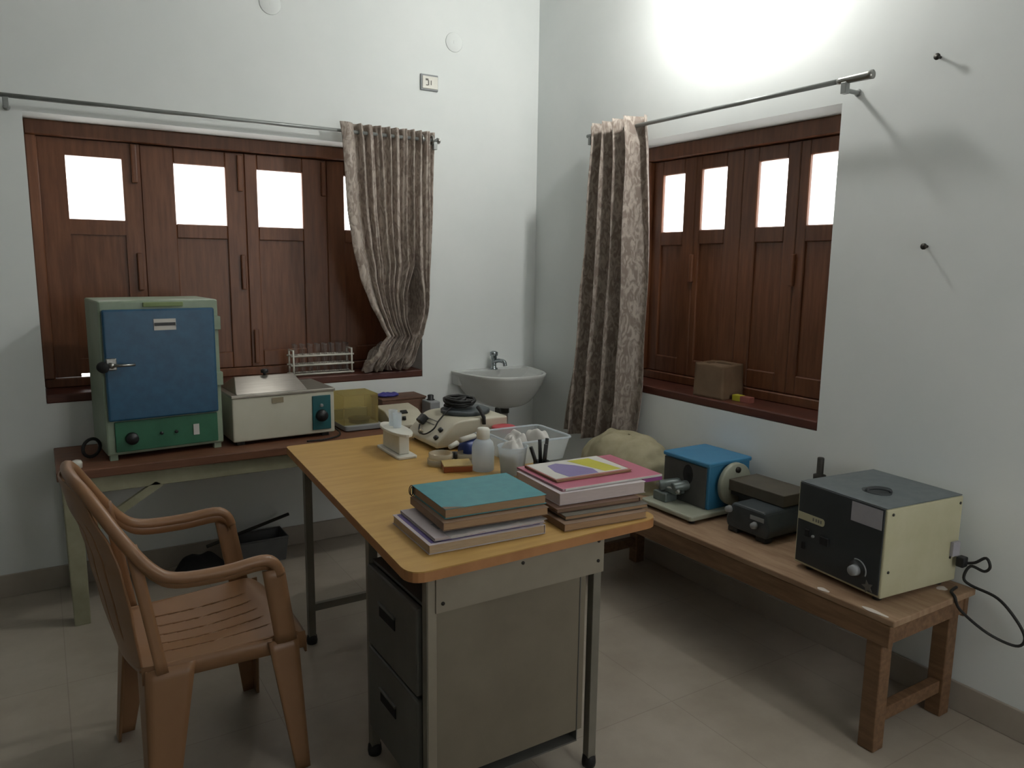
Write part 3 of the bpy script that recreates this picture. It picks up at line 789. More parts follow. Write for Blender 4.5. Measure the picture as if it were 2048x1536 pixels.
# ------------------------------------------------------------------ things on the floor under the left table
ft = thing('plastic_tray', 'grey plastic tray on the floor under the cream table', 'tray', (-1.70, -0.20, 0))
t = MB()
t0, t1 = [(-1.86, -0.19), (-1.63, -0.19), (-1.63, -0.05), (-1.86, -0.05)], [(-1.875, -0.20), (-1.615, -0.20), (-1.615, -0.04), (-1.875, -0.04)]
for i in range(4):
    j = (i + 1) % 4
    t._add([(*t0[i], 0.003), (*t0[j], 0.003), (*t1[j], 0.125), (*t1[i], 0.125)], [(0, 1, 2, 3)])
t._add([(*p, 0.003) for p in t0], [(0, 1, 2, 3)])
t.build('walls', M['grey_tray'], ft, solid=0.004)
MB().tube([(*p, 0.125) for p in t1], 0.005, 6, closed=True).build('rim', M['grey_tray'], ft)
def heap(u, v):
    a = u * 2 * PI; r = v
    x = -2.03 + 0.13 * r * math.cos(a) * (1 + .2 * nz(math.cos(a) * 2, math.sin(a) * 2, 7)); y = -0.15 + 0.09 * r * math.sin(a)
    return (x, y, 0.002 + 0.12 * (1 - r ** 2.2) * (0.85 + 0.4 * nz(x * 14, y * 14, 2)))
tag(MB().grid(heap, 28, 10).build('black_bag', M['matt_black']), 'black plastic bag slumped on the floor left of the grey tray', 'bag')
tag(MB().tube([(-2.00, -0.16, 0.13), (-1.58, -0.09, 0.205)], 0.009, 8).build('dark_stick', M['iron']), 'dark stick slanting above the grey tray under the cream table', 'stick')

# ------------------------------------------------------------------ desk
DZ = 0.770
dk = thing('office_desk', 'office desk with yellow laminate top and grey metal drawer pedestal', 'desk', (-1.45, -1.55, 0))
poly = rounded([(-1.901, -2.339), (-1.080, -2.320), (-1.000, -0.880), (-1.802, -0.912)], [0.06, 0.05, 0.04, 0.02], 6)
MB().prism(poly, DZ - 0.003, DZ).build('tabletop', M['desk_top'], dk)
c_ = (-1.44, -1.6)
poly2 = [(c_[0] + (x - c_[0]) * 1.0006, c_[1] + (y - c_[1]) * 1.0006) for x, y in poly]
MB().prism(poly2, DZ - 0.028, DZ - 0.003).build('edge_band', M['desk_edge'], dk)
ZU = DZ - 0.028
def leg(x, y, z0=0.0):
    b = MB(); b.box(x - 0.014, x + 0.014, y - 0.014, y + 0.014, 0.03, ZU)
    o = b.build('leg', M['leg_metal'], dk, bevel=0.002)
    MB().lathe([(0.020, 0.0), (0.022, 0.012), (0.020, 0.032), (0.015, 0.036)], (x, y, 0), 14).build('foot', M['rubber'], o)
PX0, PX1, PY0, PY1 = -1.832, -1.280, -2.285, -1.884
leg(-1.776, -1.105); leg(-1.262, -1.105); leg(PX0 + 0.012, PY1); leg(PX0 + 0.016, PY0 + 0.014); leg(PX1 + 0.0, PY0 + 0.014); leg(PX1, PY1)
b = MB(); b.box(-1.776, -1.262, -1.115, -1.095, 0.135, 0.165); b.box(-1.51, -1.49, -1.86, -1.105, 0.135, 0.165)
b.build('stretcher', M['leg_metal'], dk, bevel=0.002)
b = MB(); b.box(-1.776, -1.262, -1.115, -1.095, ZU - 0.03, ZU); b.box(-1.786, -1.766, -1.87, -1.105, ZU - 0.03, ZU); b.box(-1.272, -1.252, -1.87, -1.105, ZU - 0.03, ZU)
b.build('top_rail', M['leg_metal'], dk)
ap = MB().box(PX0 + 0.026, PX1 + 0.016, PY0 - 0.006, PY0 - 0.002, 0.628, ZU).build('apron_panel', M['desk_metal'], dk)
rv = MB()
for x, z in ((PX0 + 0.045, 0.725), (PX0 + 0.045, 0.652), (PX1 - 0.005, 0.725), (PX1 - 0.005, 0.665), (-1.545, 0.712)):
    rv.lathe([(0.005, PY0 - 0.0085), (0.005, PY0 - 0.0055)], (x, 0, z), 10, 'y')
rv.build('rivets', M['iron'], ap)
MB().box(PX0 + 0.004, PX0 + 0.030, PY0 - 0.002, PY0 + 0.028, 0.05, ZU).build('corner_post', M['desk_metal'], dk, bevel=0.002)
sp = MB().box(PX0 + 0.030, PX1 - 0.034, PY0 + 0.012, PY0 + 0.016, 0.135, 0.640).build('side_panel', M['shaded_metal'], dk)
MB().box(PX1 - 0.055, PX1 - 0.052, PY0 + 0.010, PY1, 0.105, 0.62).build('back_panel', M['drawer_metal'], dk)
MB().box(PX0 + 0.01, PX1 - 0.052, PY1 - 0.012, PY1 - 0.008, 0.105, 0.62).build('inner_panel', M['drawer_metal'], dk)
MB().box(PX0 + 0.01, PX1 - 0.052, PY0 + 0.010, PY1 - 0.012, 0.100, 0.105).build('bottom_panel', M['drawer_metal'], dk)
MB().box(PX0 + 0.01, PX1 - 0.052, PY0 + 0.010, PY1 - 0.012, 0.634, 0.642).build('shelf_panel', M['drawer_metal'], dk)
for z0, z1 in ((0.385, 0.632), (0.112, 0.375)):
    dwr = MB().box(PX0 - 0.010, PX0 + 0.010, PY0 + 0.036, PY1 - 0.016, z0, z1).build('drawer', M['drawer_metal'], dk, bevel=0.006, seg=2)
    ym_ = (PY0 + PY1) / 2 + 0.03; zh = z0 + (z1 - z0) * 0.58
    MB().box(PX0 - 0.013, PX0 - 0.0095, ym_ - 0.055, ym_ + 0.055, zh - 0.018, zh + 0.018).build('pull_recess_shade', M['hole_shade'], dwr, bevel=0.001)  # dark plate on the drawer face; recess shade put into its colour
    MB().box(PX0 - 0.017, PX0 - 0.0095, ym_ - 0.06, ym_ + 0.06, zh + 0.016, zh + 0.024).build('pull_lip', M['drawer_metal'], dwr, bevel=0.002)

# ------------------------------------------------------------------ books and papers on the desk
def book(name, label, N, ang, w_, d_, z0, z1, cover, pages, cat='book', group=None, board=0.003, spine='back', both=True):
    """N = corner nearest the viewer; ang = direction of the front edge"""
    rz = ang
    t = thing(name, label, cat, (N[0], N[1], z0), rz, group)
    def b(x0, x1, y0, y1, za, zb, nm, m_, bev=0.0015):
        return MB().box(x0, x1, y0, y1, za - z0, zb - z0).build(nm, m_, t, bevel=bev, world=False)
    b(0.003, w_ - 0.003, 0.003, d_ - 0.002, z0 + board, z1 - board, 'pages', pages, 0)
    cv = MB(); cv.box(0, w_, 0, d_, z1 - z0 - board, z1 - z0)
    cv.box(0, w_, 0, d_, 0, board)
    if spine == 'back': cv.box(0, w_, d_ - 0.002, d_, 0, z1 - z0)
    elif spine == 'right': cv.box(w_ - 0.002, w_, 0, d_, 0, z1 - z0)
    elif spine == 'left': cv.box(0, 0.002, 0, d_, 0, z1 - z0)
    cv.build('cover', cover, t, bevel=0.0008, world=False)
    return t
G1, G2 = 'books in the left-hand desk stack', 'books in the right-hand desk stack'
g_ = 0.0006
z = DZ + g_
s1 = book('book', 'thick white book with violet edge, bottom of the stack under the teal book', (-1.757, -2.163), R(-3.0), 0.350, 0.270, z, z + 0.026, M['lilac'], M['pages'], group=G1, board=0.002, spine='right')
MB().box(0.02, 0.338, 0.01, 0.04, 0.0262, 0.0268).box(0.010, 0.04, 0.01, 0.26, 0.0262, 0.0268).build('violet_border', M['violet'], s1, world=False)
z += 0.0275
s1b = book('notebook', 'thin lilac notebook between the bottom white book and the tan book', (-1.735, -2.150), R(-3.5), 0.335, 0.255, z, z + 0.009, M['lilac'], M['pages_white'], group=G1, board=0.0012)
z += 0.0096
pk = thing('plastic_packet', 'clear plastic packet squeezed out of the middle of the teal book stack', 'packet', (-1.55, -2.09, z))
def pack(u, v):
    x = -1.70 + 0.30 * u; y = -2.180 + 0.13 * v
    return (x, y - 0.012 * abs(nz(x * 25, 1, 3)), z + 0.0010 + 0.008 * abs(nz(x * 32, y * 32, 2)) * (1 if v < .6 else .2))
MB().grid(pack, 48, 16).build('film', M['clear_sheet'], pk)
z += 0.0105
book('book', 'tan paperback directly under the teal book on the desk', (-1.705, -2.143), R(-4.5), 0.318, 0.255, z, z + 0.022, M['tan_cover'], M['pages_tan'], group=G1, board=0.0015, spine='left')
z += 0.0226
s1t = book('book', 'teal covered book lying on top of the left-hand stack', (-1.688, -2.118), R(-4.0), 0.312, 0.250, z, z + 0.027, M['teal_cover'], M['pages_tan'], group=G1, board=0.002, spine='back')
MB().prism([(0.0, 0.0), (0.055, 0.0), (0.0, 0.022)], 0.0271, 0.0279).build('corner_patch', M['tan_cover'], s1t, world=False)
for yy in (0.232, 0.243):
    MB().tube([(-0.004 + 0.007 * math.cos(a), yy, 0.013 + 0.015 * math.sin(a)) for a in [k * 2 * PI / 14 for k in range(14)]], 0.0014, 6, closed=True).build('binding_ring', M['iron'], s1t, world=False)

z = DZ + g_
book('book', 'worn tan book, bottom of the stack under the pink folder', (-1.336, -2.198), R(-5.0), 0.285, 0.20, z, z + 0.021, M['tan_cover'], M['pages_tan'], group=G2, board=0.0015, spine='left')
z += 0.0216
book('book', 'thin grey-brown book, second from bottom under the pink folder', (-1.315, -2.172), R(-5.5), 0.290, 0.19, z, z + 0.012, M['lid_wood'], M['pages_tan'], group=G2, board=0.0015)
z += 0.0126
book('book', 'thin dark brown book just below the thick white-paged one', (-1.322, -2.140), R(-6), 0.290, 0.19, z, z + 0.012, M['box_wood'], M['tan_cover'], group=G2, board=0.0015, spine='right')
z += 0.0126
book('book', 'thick white-paged book right under the pink folder', (-1.298, -2.118), R(-4.5), 0.310, 0.27, z, z + 0.036, M['lilac'], M['pages_white'], group=G2, board=0.0015)
z += 0.0366
pf = book('folder', 'glossy pink folder near top of the right-hand desk stack', (-1.278, -2.104), R(-3.0), 0.372, 0.275, z, z + 0.007, M['pink'], M['lilac'], cat='folder', board=0.0012)
MB().box(0.01, 0.372, -0.002, 0.0, 0.0006, 0.0068).build('glossy_edge', M['paper'], pf, world=False)
MB().box(0.300, 0.374, -0.0008, 0.10, -0.012, -0.0008).build('magenta_flap', M['magenta'], pf, world=False)
z += 0.0076
bk = book('booklet', 'booklet with yellow and violet cover on top of the pink folder', (-1.258, -2.044), R(-3.0), 0.285, 0.193, z, z + 0.008, M['red_brown'], M['pages_tan'], cat='booklet', board=0.0012)
MB().box(0.006, 0.279, 0.012, 0.190, 0.0080, 0.0085).build('cover_art', M['paper'], bk, world=False)
MB().prism([(0.055, 0.014), (0.165, 0.014), (0.175, 0.06), (0.145, 0.12), (0.10, 0.165), (0.06, 0.150), (0.045, 0.08)], 0.0085, 0.0089).build('violet_print', M['mauve'], bk, world=False)
MB().prism([(0.195, 0.020), (0.258, 0.020), (0.235, 0.175), (0.150, 0.175)], 0.0085, 0.0089).build('yellow_print', M['yellow'], bk, world=False)

# ------------------------------------------------------------------ laboratory things on the desk
ps = thing('pipette_stand', 'white plastic pipette stand on the yellow desk near the cream mixer', 'stand', (-1.385, -1.075, DZ), R(-2))
b = MB(); b.prism(rounded([(-0.05, -0.135), (0.03, -0.135), (0.03, 0.105), (-0.05, 0.105)], 0.012), 0, 0.010); b.build('base_plate', M['white_plastic'], ps, world=False, bevel=0.002)
b = MB(); b.prism([(-0.030, -0.095), (0.012, -0.095), (0.012, 0.085), (-0.030, 0.085)], 0.010, 0.085); b.build('body', M['white_plastic'], ps, world=False, bevel=0.004)
b = MB(); b.prism([(-0.008 + 0.045 * math.cos(a) * 1.0, -0.005 + 0.135 * math.sin(a)) for a in [k * 2 * PI / 32 for k in range(32)]], 0.085, 0.097); b.build('top_plate', M['white_plastic'], ps, world=False, bevel=0.003)
b = MB(); b.lathe([(0.016, 0.097), (0.018, 0.16)], (0.0, 0.045, 0), 16, cap=False); b.build('holder_tube', M['milk_sheet'], ps, world=False)
b = MB(); b.lathe([(0.016, 0.097), (0.018, 0.155)], (0.0, 0.0, 0), 16, cap=False); b.build('holder_tube', M['milk_sheet'], ps, world=False)

mx = thing('bench_mixer', 'cream bench mixer with round black top platform on the yellow desk', 'mixer', (-1.06, -1.02, DZ))
pr = rounded([(-1.245, DZ + 0.014), (-1.245, DZ + 0.034), (-1.165, DZ + 0.108), (-1.130, DZ + 0.118), (-0.915, DZ + 0.118), (-0.915, DZ + 0.014)], [0, .008, .012, .02, .012, 0], 4)
MB().prism(pr, -1.165, -0.880, 'y').build('body', M['beige'], mx, bevel=0.008, seg=3)
dirx = Vector((0.08, 0, 0.074)).normalized(); nrm = Vector((-0.074, 0, 0.08)).normalized()
def onslope(t, y, h=0.0):
    p = Vector((-1.245, 0, DZ + 0.034)) + dirx * t + nrm * h
    return Vector((p.x, y, p.z))
for i, (t_, y_) in enumerate(((0.022, -1.135), (0.060, -1.120), (0.020, -0.995))):
    MB().tube([onslope(t_, y_, -0.002), onslope(t_, y_, 0.012)], [0.011, 0.009], 12).build('knob', M['beige_dark'] if i == 2 else M['black'], mx)
b = MB()
for t0_ in (0.070, 0.088):
    p = [onslope(t0_, -1.04, 0.0005), onslope(t0_, -0.94, 0.0005), onslope(t0_ + 0.004, -0.94, 0.0005), onslope(t0_ + 0.004, -1.04, 0.0005)]
    b._add(p + [q + nrm * 0.0012 for q in p], [(3, 2, 1, 0), (4, 5, 6, 7), (0, 1, 5, 4), (1, 2, 6, 5), (2, 3, 7, 6), (3, 0, 4, 7)])
b.build('printed_lines', M['grey_print'], mx)
MB().lathe([(0.098, DZ + 0.118), (0.104, DZ + 0.121), (0.104, DZ + 0.132), (0.096, DZ + 0.136), (0.02, DZ + 0.136)], (-1.035, -1.015, 0), 36).build('platform', M['slate'], mx)
for x in (-1.21, -0.96):
    for y in (-1.145, -0.91):
        MB().lathe([(0.013, DZ), (0.013, DZ + 0.015)], (x, y, 0), 10).build('foot', M['rubber'], mx)
# black cord heaped on the platform, its plug hanging on the slope
cd = thing('power_cord', 'black power cord heaped on the cream mixer with its plug hanging over the slope', 'cord', (-1.04, -1.02, DZ + 0.136))
pts = []
for k in range(90):
    a = k * 0.55
    r = 0.045 + 0.022 * math.sin(k * 0.37)
    pts.append((-1.05 + 1.15 * r * math.cos(a) + 0.014 * math.sin(k * .21), -0.995 + r * math.sin(a), DZ + 0.150 + 0.026 * k / 90 + 0.006 * math.sin(k * .9)))
MB().tube(pts, 0.0062, 8).build('coil', M['rubber'], cd)
e = pts[-1]
loop = smooth_path([(-1.10, -1.03, DZ + 0.150), (-1.135, -1.05, DZ + 0.14), onslope(0.09, -1.065, 0.010), onslope(0.055, -1.075, 0.008), onslope(0.025, -1.06, 0.008), onslope(0.012, -1.03, 0.008), onslope(0.020, -0.985, 0.008), onslope(0.045, -0.955, 0.01)], 5)
MB().tube(loop, 0.0032, 8).build('lead', M['rubber'], cd)
p = onslope(0.070, -0.950, 0.016)
MB().box(-0.020, 0.020, -0.020, 0.020, -0.014, 0.014).transform(Matrix.Translation(p) @ Matrix.Rotation(R(-43), 4, 'Y')).build('plug', M['black'], cd, bevel=0.006)
MB().tube([(-1.03, -1.115, DZ + 0.155), (-1.032, -1.140, DZ + 0.146), (-1.035, -1.176, DZ + 0.122), (-1.035, -1.177, DZ + 0.095)], 0.008, 8).build('strap_end', M['rubber'], cd)

def dish(label, x, y, z, r, h, m_, g):
    o = MB().lathe([(r * 0.98, z), (r, z + 0.002), (r, z + h), (r - 0.0015, z + h), (r - 0.0015, z + 0.003), (0.001, z + 0.003)], (x, y, 0), 28, cap=False).build('petri_dish', m_)
    return tag(o, label, 'dish', g)
dz = DZ + 0.0006
dish('steel-rimmed glass dish on the desk, lower of the left pair beside mixer', -1.318, -1.345, dz, 0.050, 0.022, M['dish_glass'], 'glass dishes on the desk')
dish('steel-rimmed glass dish on the desk, upper of the left pair beside mixer', -1.316, -1.343, dz + 0.0226, 0.046, 0.020, M['dish_glass'], 'glass dishes on the desk')
dish('glass dish on the desk in front of the blue bottle, lower one', -1.215, -1.365, dz, 0.047, 0.018, M['dish_glass'], 'glass dishes on the desk')
dish('glass dish on the desk in front of the blue bottle, upper one', -1.217, -1.363, dz + 0.0186, 0.043, 0.016, M['dish_glass'], 'glass dishes on the desk')
cc = MB(); cc.tube([(-1.268, -1.362, DZ + 0.012), (-1.268, -1.362, DZ + 0.045)], 0.010, 12)
tag(cc.build('dark_vial', M['black']), 'small dark vial standing between the glass dishes', 'vial')
w1 = MB()
w1.tube([(-1.265, -1.315, DZ + 0.052), (-1.225, -1.300, DZ + 0.060)], [0.009, 0.011], 10)
tag(w1.build('white_stopper', M['white_plastic']), 'white stopper lying across the glass dishes', 'stopper')
am = thing('slide_box', 'small rust-coloured box with shiny tan lid on the yellow desk', 'box', (-1.300, -1.440, DZ), R(-20))
MB().box(-0.052, 0.052, -0.045, 0.045, 0, 0.021).build('box', M['rust_box'], am, bevel=0.002, world=False)
MB().box(-0.053, 0.053, -0.046, 0.046, 0.0212, 0.0262).build('lid', M['tan_gloss'], am, bevel=0.002, world=False)

bb = thing('blue_bottle', 'blue bottle lying on the desk behind the white capped bottle', 'bottle', (-1.13, -1.28, DZ))
MB().tube([(-1.205, -1.320, DZ + 0.035), (-1.195, -1.315, DZ + 0.035), (-1.13, -1.292, DZ + 0.035), (-1.118, -1.288, DZ + 0.035)], [0.026, 0.034, 0.034, 0.026], 18).build('body', M['blue'], bb)
sy = thing('syringe', 'white syringe barrel lying on top of the blue bottle', 'syringe', (-1.13, -1.30, DZ + 0.08))
MB().tube([(-1.225, -1.335, DZ + 0.080), (-1.145, -1.30, DZ + 0.081)], 0.0105, 12).build('barrel', M['white_plastic'], sy)
MB().tube([(-1.145, -1.30, DZ + 0.081), (-1.135, -1.296, DZ + 0.081)], 0.0125, 12).build('collar', M['grey_plastic'], sy)
MB().tube([(-1.135, -1.296, DZ + 0.081), (-1.112, -1.287, DZ + 0.082)], 0.0085, 12).build('plunger', M['white_plastic'], sy)

wbt = thing('wash_bottle', 'translucent white bottle with white cap between the cup and tan box', 'bottle', (-1.215, -1.500, DZ))
MB().lathe([(0.036, 0.0), (0.040, 0.004), (0.041, 0.085), (0.036, 0.105), (0.022, 0.118)], (0, 0, 0), 24).build('body', M['milk_sheet'], wbt, world=False)
MB().lathe([(0.021, 0.116), (0.024, 0.119), (0.024, 0.150), (0.020, 0.156), (0.004, 0.158)], (0, 0, 0), 20).build('cap', M['white_plastic'], wbt, world=False)

cu = thing('plastic_beaker', 'translucent plastic beaker stuffed with white tissue on the desk', 'beaker', (-1.145, -1.590, DZ))
MB().lathe([(0.001, 0.002), (0.042, 0.002), (0.052, 0.098), (0.056, 0.102), (0.053, 0.102), (0.040, 0.005)], (0, 0, 0), 26, cap=False).build('cup', M['milk_sheet'], cu, world=False)
def tissue(u, v):
    a = u * 2 * PI; r = v
    x = 0.043 * r * math.cos(a); y = 0.043 * r * math.sin(a)
    return (x, y, 0.085 + 0.034 * (1 - r ** 4) + 0.034 * nz(x * 50, y * 50, 4) * (1 - .6 * r))
tag(MB().grid(tissue, 36, 12).transform(Matrix.Translation((-1.145, -1.590, DZ))).build('tissue_paper', M['paper']), 'crumpled white tissue poking out of the plastic beaker', 'tissue')
pts_ = [(-1.120, -1.640), (-1.10, -1.635), (-1.085, -1.63), (-1.07, -1.62)]
mk = thing('marker_holder', 'grey plastic pot holding black markers behind the teal book', 'pot', (-1.075, -1.672, DZ))
MB().lathe([(0.001, 0.002), (0.026, 0.002), (0.030, 0.055), (0.028, 0.055), (0.024, 0.005)], (0, 0, 0), 20, cap=False).build('pot', M['black'], mk, world=False)
for i, (dx, dy, tx, ty, hh) in enumerate(((-0.012, 0.0, -0.044, 0.004, 0.110), (0.0, 0.008, 0.004, 0.02, 0.128), (0.010, -0.004, 0.022, 0.0, 0.135), (0.003, -0.010, 0.006, -0.016, 0.118))):
    o = MB().tube([(-1.075 + dx * .6, -1.672 + dy * .6, DZ + 0.008), (-1.075 + tx, -1.672 + ty, DZ + hh)], 0.0068, 10).build('marker_pen', M['black'])
    tag(o, 'black marker pen standing in the pot behind the teal book', 'pen', 'black marker pens in the pot')

tr = thing('storage_tray', 'clear plastic open box holding white bags at right end of the yellow desk', 'box', (-0.960, -1.40, DZ), R(-1))
def ringpts(hx, hy, z_, r=0.03): return [(x, y, z_) for x, y in rounded([(-hx, -hy), (hx, -hy), (hx, hy), (-hx, hy)], r, 4)]
r0, r1 = ringpts(0.112, 0.105, 0.003), ringpts(0.130, 0.122, 0.088)
t = MB(); n_ = len(r0)
t._add(r0 + r1, [tuple(range(n_))] + [(i, (i + 1) % n_, n_ + (i + 1) % n_, n_ + i) for i in range(n_)])
t.build('walls', M['clear_sheet'], tr, solid=0.002, world=False)
MB().tube(ringpts(0.132, 0.124, 0.088), 0.0045, 6, closed=True).build('rim', M['milk_sheet'], tr, world=False)
def poly_bag(cx, cy, sx, sy, h, seed):
    def fn(u, v):
        a = u * 2 * PI; r = v
        x = sx * r * math.cos(a); y = sy * r * math.sin(a)
        return (cx + x, cy + y, DZ + 0.010 + h * (1 - r ** 5) * (0.85 + 0.35 * nz(x * 30, y * 30, seed)))
    return MB().grid(fn, 32, 12)
tag(poly_bag(-1.015, -1.40, 0.050, 0.078, 0.095, 3).build('plastic_bag', M['paper']), 'crumpled white bag in the clear box, left one beside the beaker', 'bag', 'white bags in the clear box')
tag(poly_bag(-0.908, -1.40, 0.050, 0.078, 0.098, 8).build('plastic_bag', M['paper']), 'crumpled white bag in the clear box, right one nearer the wall', 'bag', 'white bags in the clear box')
rj = thing('lidded_jar', 'jar with flat red lid on the desk between the mixer and clear box', 'jar', (-0.955, -1.215, DZ))
MB().lathe([(0.040, 0.0), (0.043, 0.004), (0.043, 0.066)], (0, 0, 0), 24).build('jar', M['milk_sheet'], rj, world=False)
MB().lathe([(0.050, 0.066), (0.050, 0.082), (0.046, 0.086), (0.02, 0.087)], (0, 0, 0), 28).build('lid', M['red'], rj, world=False)

# settle the desk things towards the near edge of the desk
def settle(objs, dx, dy):
    for o in objs: o.location.x += dx; o.location.y += dy
tops = [o for o in scene.objects if o.parent is None]
def named(*n): return [o for o in tops if o.name.split('.')[0] in n]
for o in named('book', 'notebook', 'plastic_packet', 'folder', 'booklet'):
    left = o.get('group') == G1 or o.name in ('plastic_packet',)
    settle([o], -0.048 if left else -0.066, -0.085)
settle(named('pipette_stand'), -0.055, -0.128)
settle([mx, cd], -0.070, -0.131)
settle([o for o in named('petri_dish', 'dark_vial', 'white_stopper') if o.get('label', '').find('cream table') < 0], -0.060, -0.116)
settle([am], -0.059, -0.112)
settle([bb, sy], -0.066, -0.118)
settle([wbt, cu, mk] + named('tissue_paper', 'marker_pen'), -0.065, -0.107)
settle([tr] + named('plastic_bag'), -0.072, -0.114)
settle([rj], -0.074, -0.122)

# ------------------------------------------------------------------ chair
ch = thing('armchair', 'tan moulded plastic armchair with slotted seat facing the yellow desk', 'chair', (-2.250, -1.595, 0), R(3.5))
def side_rail(s_):
    prof = [(-0.326, 0.938, 0.0), (-0.320, 0.935, 0.095), (-0.302, 0.912, 0.145), (-0.274, 0.864, 0.182), (-0.232, 0.792, 0.222), (-0.178, 0.716, 0.244), (-0.120, 0.680, 0.252), (0.0, 0.672, 0.255), (0.105, 0.678, 0.252), (0.142, 0.660, 0.250), (0.156, 0.625, 0.248)]
    return smooth_path([(x, s_ * y, z) for x, z, y in prof], 4)
for s_ in (-1, 1):
    pth = side_rail(s_)
    # broad blade under the armrest and the strap down to the seat
    fl = MB()
    def blade(u, v, s_=s_):
        i = 14 + u * (len(pth) - 15 - 2); p = pth[int(i)]
        return (p.x, p.y - s_ * 0.010, p.z - 0.002 - v * 0.030)
    fl.grid(blade, 24, 2); fl.build('arm_flange', M['chair'], ch, solid=0.005, world=False)
    sp_ = MB()
    def strap(u, v, s_=s_):
        z_ = 0.645 - v * 0.235; x0 = 0.106 + 0.035 * v; wdt = 0.062
        return (x0 + wdt * u, s_ * (0.252 - 0.016 * v + 0.006 * math.sin(u * PI)), z_)
    sp_.grid(strap, 4, 8); sp_.build('arm_support', M['chair'], ch, solid=0.007, world=False)
full = side_rail(-1)[::-1] + side_rail(1)[1:]
MB().tube(full, 0.0165, 10).build('armrest', M['chair'], ch, world=False)
def backfn(u, v):
    s_ = u * 2 - 1
    z_ = 0.405 + v * 0.525
    xr = lerp_table([(0, -0.205), (.35, -0.225), (.6, -0.245), (.72, -0.262), (.86, -0.295), (1, -0.320)], v)
    wd = lerp_table([(0, .195), (.35, .215), (.55, .232), (.70, .218), (.86, .175), (.96, .14), (1, .115)], v)
    return (xr - 0.050 * (1 - s_ * s_) * (0.55 + .45 * math.sin(v * PI)), s_ * wd, z_)
def backskip(u, v):
    return 0.18 < v < 0.80 and (0.06 < (u * 7) % 1 < 0.20) and 0.1 < u < 0.9
MB().grid(backfn, 98, 40, skip=backskip).build('backrest', M['chair'], ch, solid=0.006, world=False)
for s_ in (-1, 1):     # side strap from rail to seat rear corner
    def sstr(u, v, s_=s_):
        z_ = 0.78 - v * 0.37
        x = -0.232 + 0.055 * v + 0.030 * u
        return (x, s_ * (0.222 + 0.010 * v - 0.004 * u), z_)
    MB().grid(sstr, 3, 10).build('back_strut', M['chair'], ch, solid=0.007, world=False)
def seatfn(u, v):
    s_ = u * 2 - 1
    x = -0.215 + v * 0.450 + (0.018 * (1 - s_ * s_) if v > 0.9 else 0)
    wd = 0.205 + 0.028 * v
    z_ = 0.432 - 0.022 * (1 - s_ * s_) * math.sin(min(1, v + .1) * PI) - 0.012 * (1 - v)
    if v > 0.88: z_ -= 0.030 * ((v - 0.88) / 0.12) ** 2
    return (x, s_ * wd, z_)
def seatskip(u, v):
    if not 0.16 < v < 0.80: return False
    if 0.47 < v < 0.50: return False
    k = (u + 0.10 * (v - .5)) * 7
    return 1 <= k <= 6.2 and 0.44 < k % 1 < 0.53
MB().grid(seatfn, 140, 36, skip=seatskip).build('seat', M['chair'], ch, solid=0.006, world=False)
ap_ = MB()
ap_.grid(lambda u, v: (0.232 + 0.018 * (1 - (2 * u - 1) ** 2), (u * 2 - 1) * 0.232, 0.402 - v * 0.045), 16, 2)
for s_ in (-1, 1):
    ap_.grid(lambda u, v, s_=s_: (-0.21 + 0.44 * u, s_ * (0.206 + 0.028 * u), 0.430 - 0.005 * u - v * 0.05), 16, 2)
ap_.build('seat_skirt', M['chair'], ch, solid=0.006, world=False)
def chair_leg(sx, sy, tx, ty, fx, fy, w0, w1):
    b = MB()
    def fn(u, v):
        # L section: outer corner at u = 0.5
        k = u * 2 - 1
        cx = tx + (fx - tx) * v; cy = ty + (fy - ty) * v; wv = w0 + (w1 - w0) * v
        z_ = 0.418 * (1 - v)
        if k < 0: return (cx + sx * wv * k, cy, z_)
        return (cx, cy - sy * wv * k, z_)
    b.grid(fn, 12, 12)
    b.build('leg', M['chair'], ch, solid=0.008, world=False)
# sx points outward in x, sy outward in y
chair_leg(1, -1, 0.205, -0.236, 0.222, -0.258, 0.085, 0.040)
chair_leg(1, 1, 0.205, 0.236, 0.215, 0.262, 0.085, 0.040)
chair_leg(-1, -1, -0.200, -0.216, -0.215, -0.262, 0.125, 0.060)
chair_leg(-1, 1, -0.200, 0.216, -0.230, 0.235, 0.105, 0.050)

# ------------------------------------------------------------------ bench by the right wall
BZ = 0.461
bn = thing('wooden_bench', 'long worn wooden bench along the right wall', 'bench', (-0.27, -1.85, 0))
BYA, BYB = -2.725, -0.860
MB().box(-0.488, -0.022, BYA, BYB, BZ - 0.022, BZ).build('seat_board', M['bench_top'], bn, bevel=0.004)
MB().box(-0.486, -0.462, BYA + 0.012, BYB - 0.01, BZ - 0.095, BZ - 0.022).build('apron', M['bench_wood'], bn, bevel=0.003)
MB().box(-0.060, -0.036, BYA + 0.012, BYB - 0.01, BZ - 0.095, BZ - 0.022).build('apron', M['bench_wood'], bn, bevel=0.003)
MB().box(-0.462, -0.06, BYA + 0.015, BYA + 0.037, BZ - 0.085, BZ - 0.022).build('end_rail', M['bench_wood'], bn, bevel=0.003)
for x in (-0.478, -0.098):
    for y in (BYA + 0.035, -1.130):
        MB().box(x, x + 0.055, y, y + 0.055, 0, BZ - 0.022).build('leg', M['bench_wood'], bn, bevel=0.004)
for y in (BYA + 0.045, -1.120):
    MB().box(-0.425, -0.098, y, y + 0.034, 0.085, 0.130).build('stretcher', M['bench_wood'], bn, bevel=0.003)
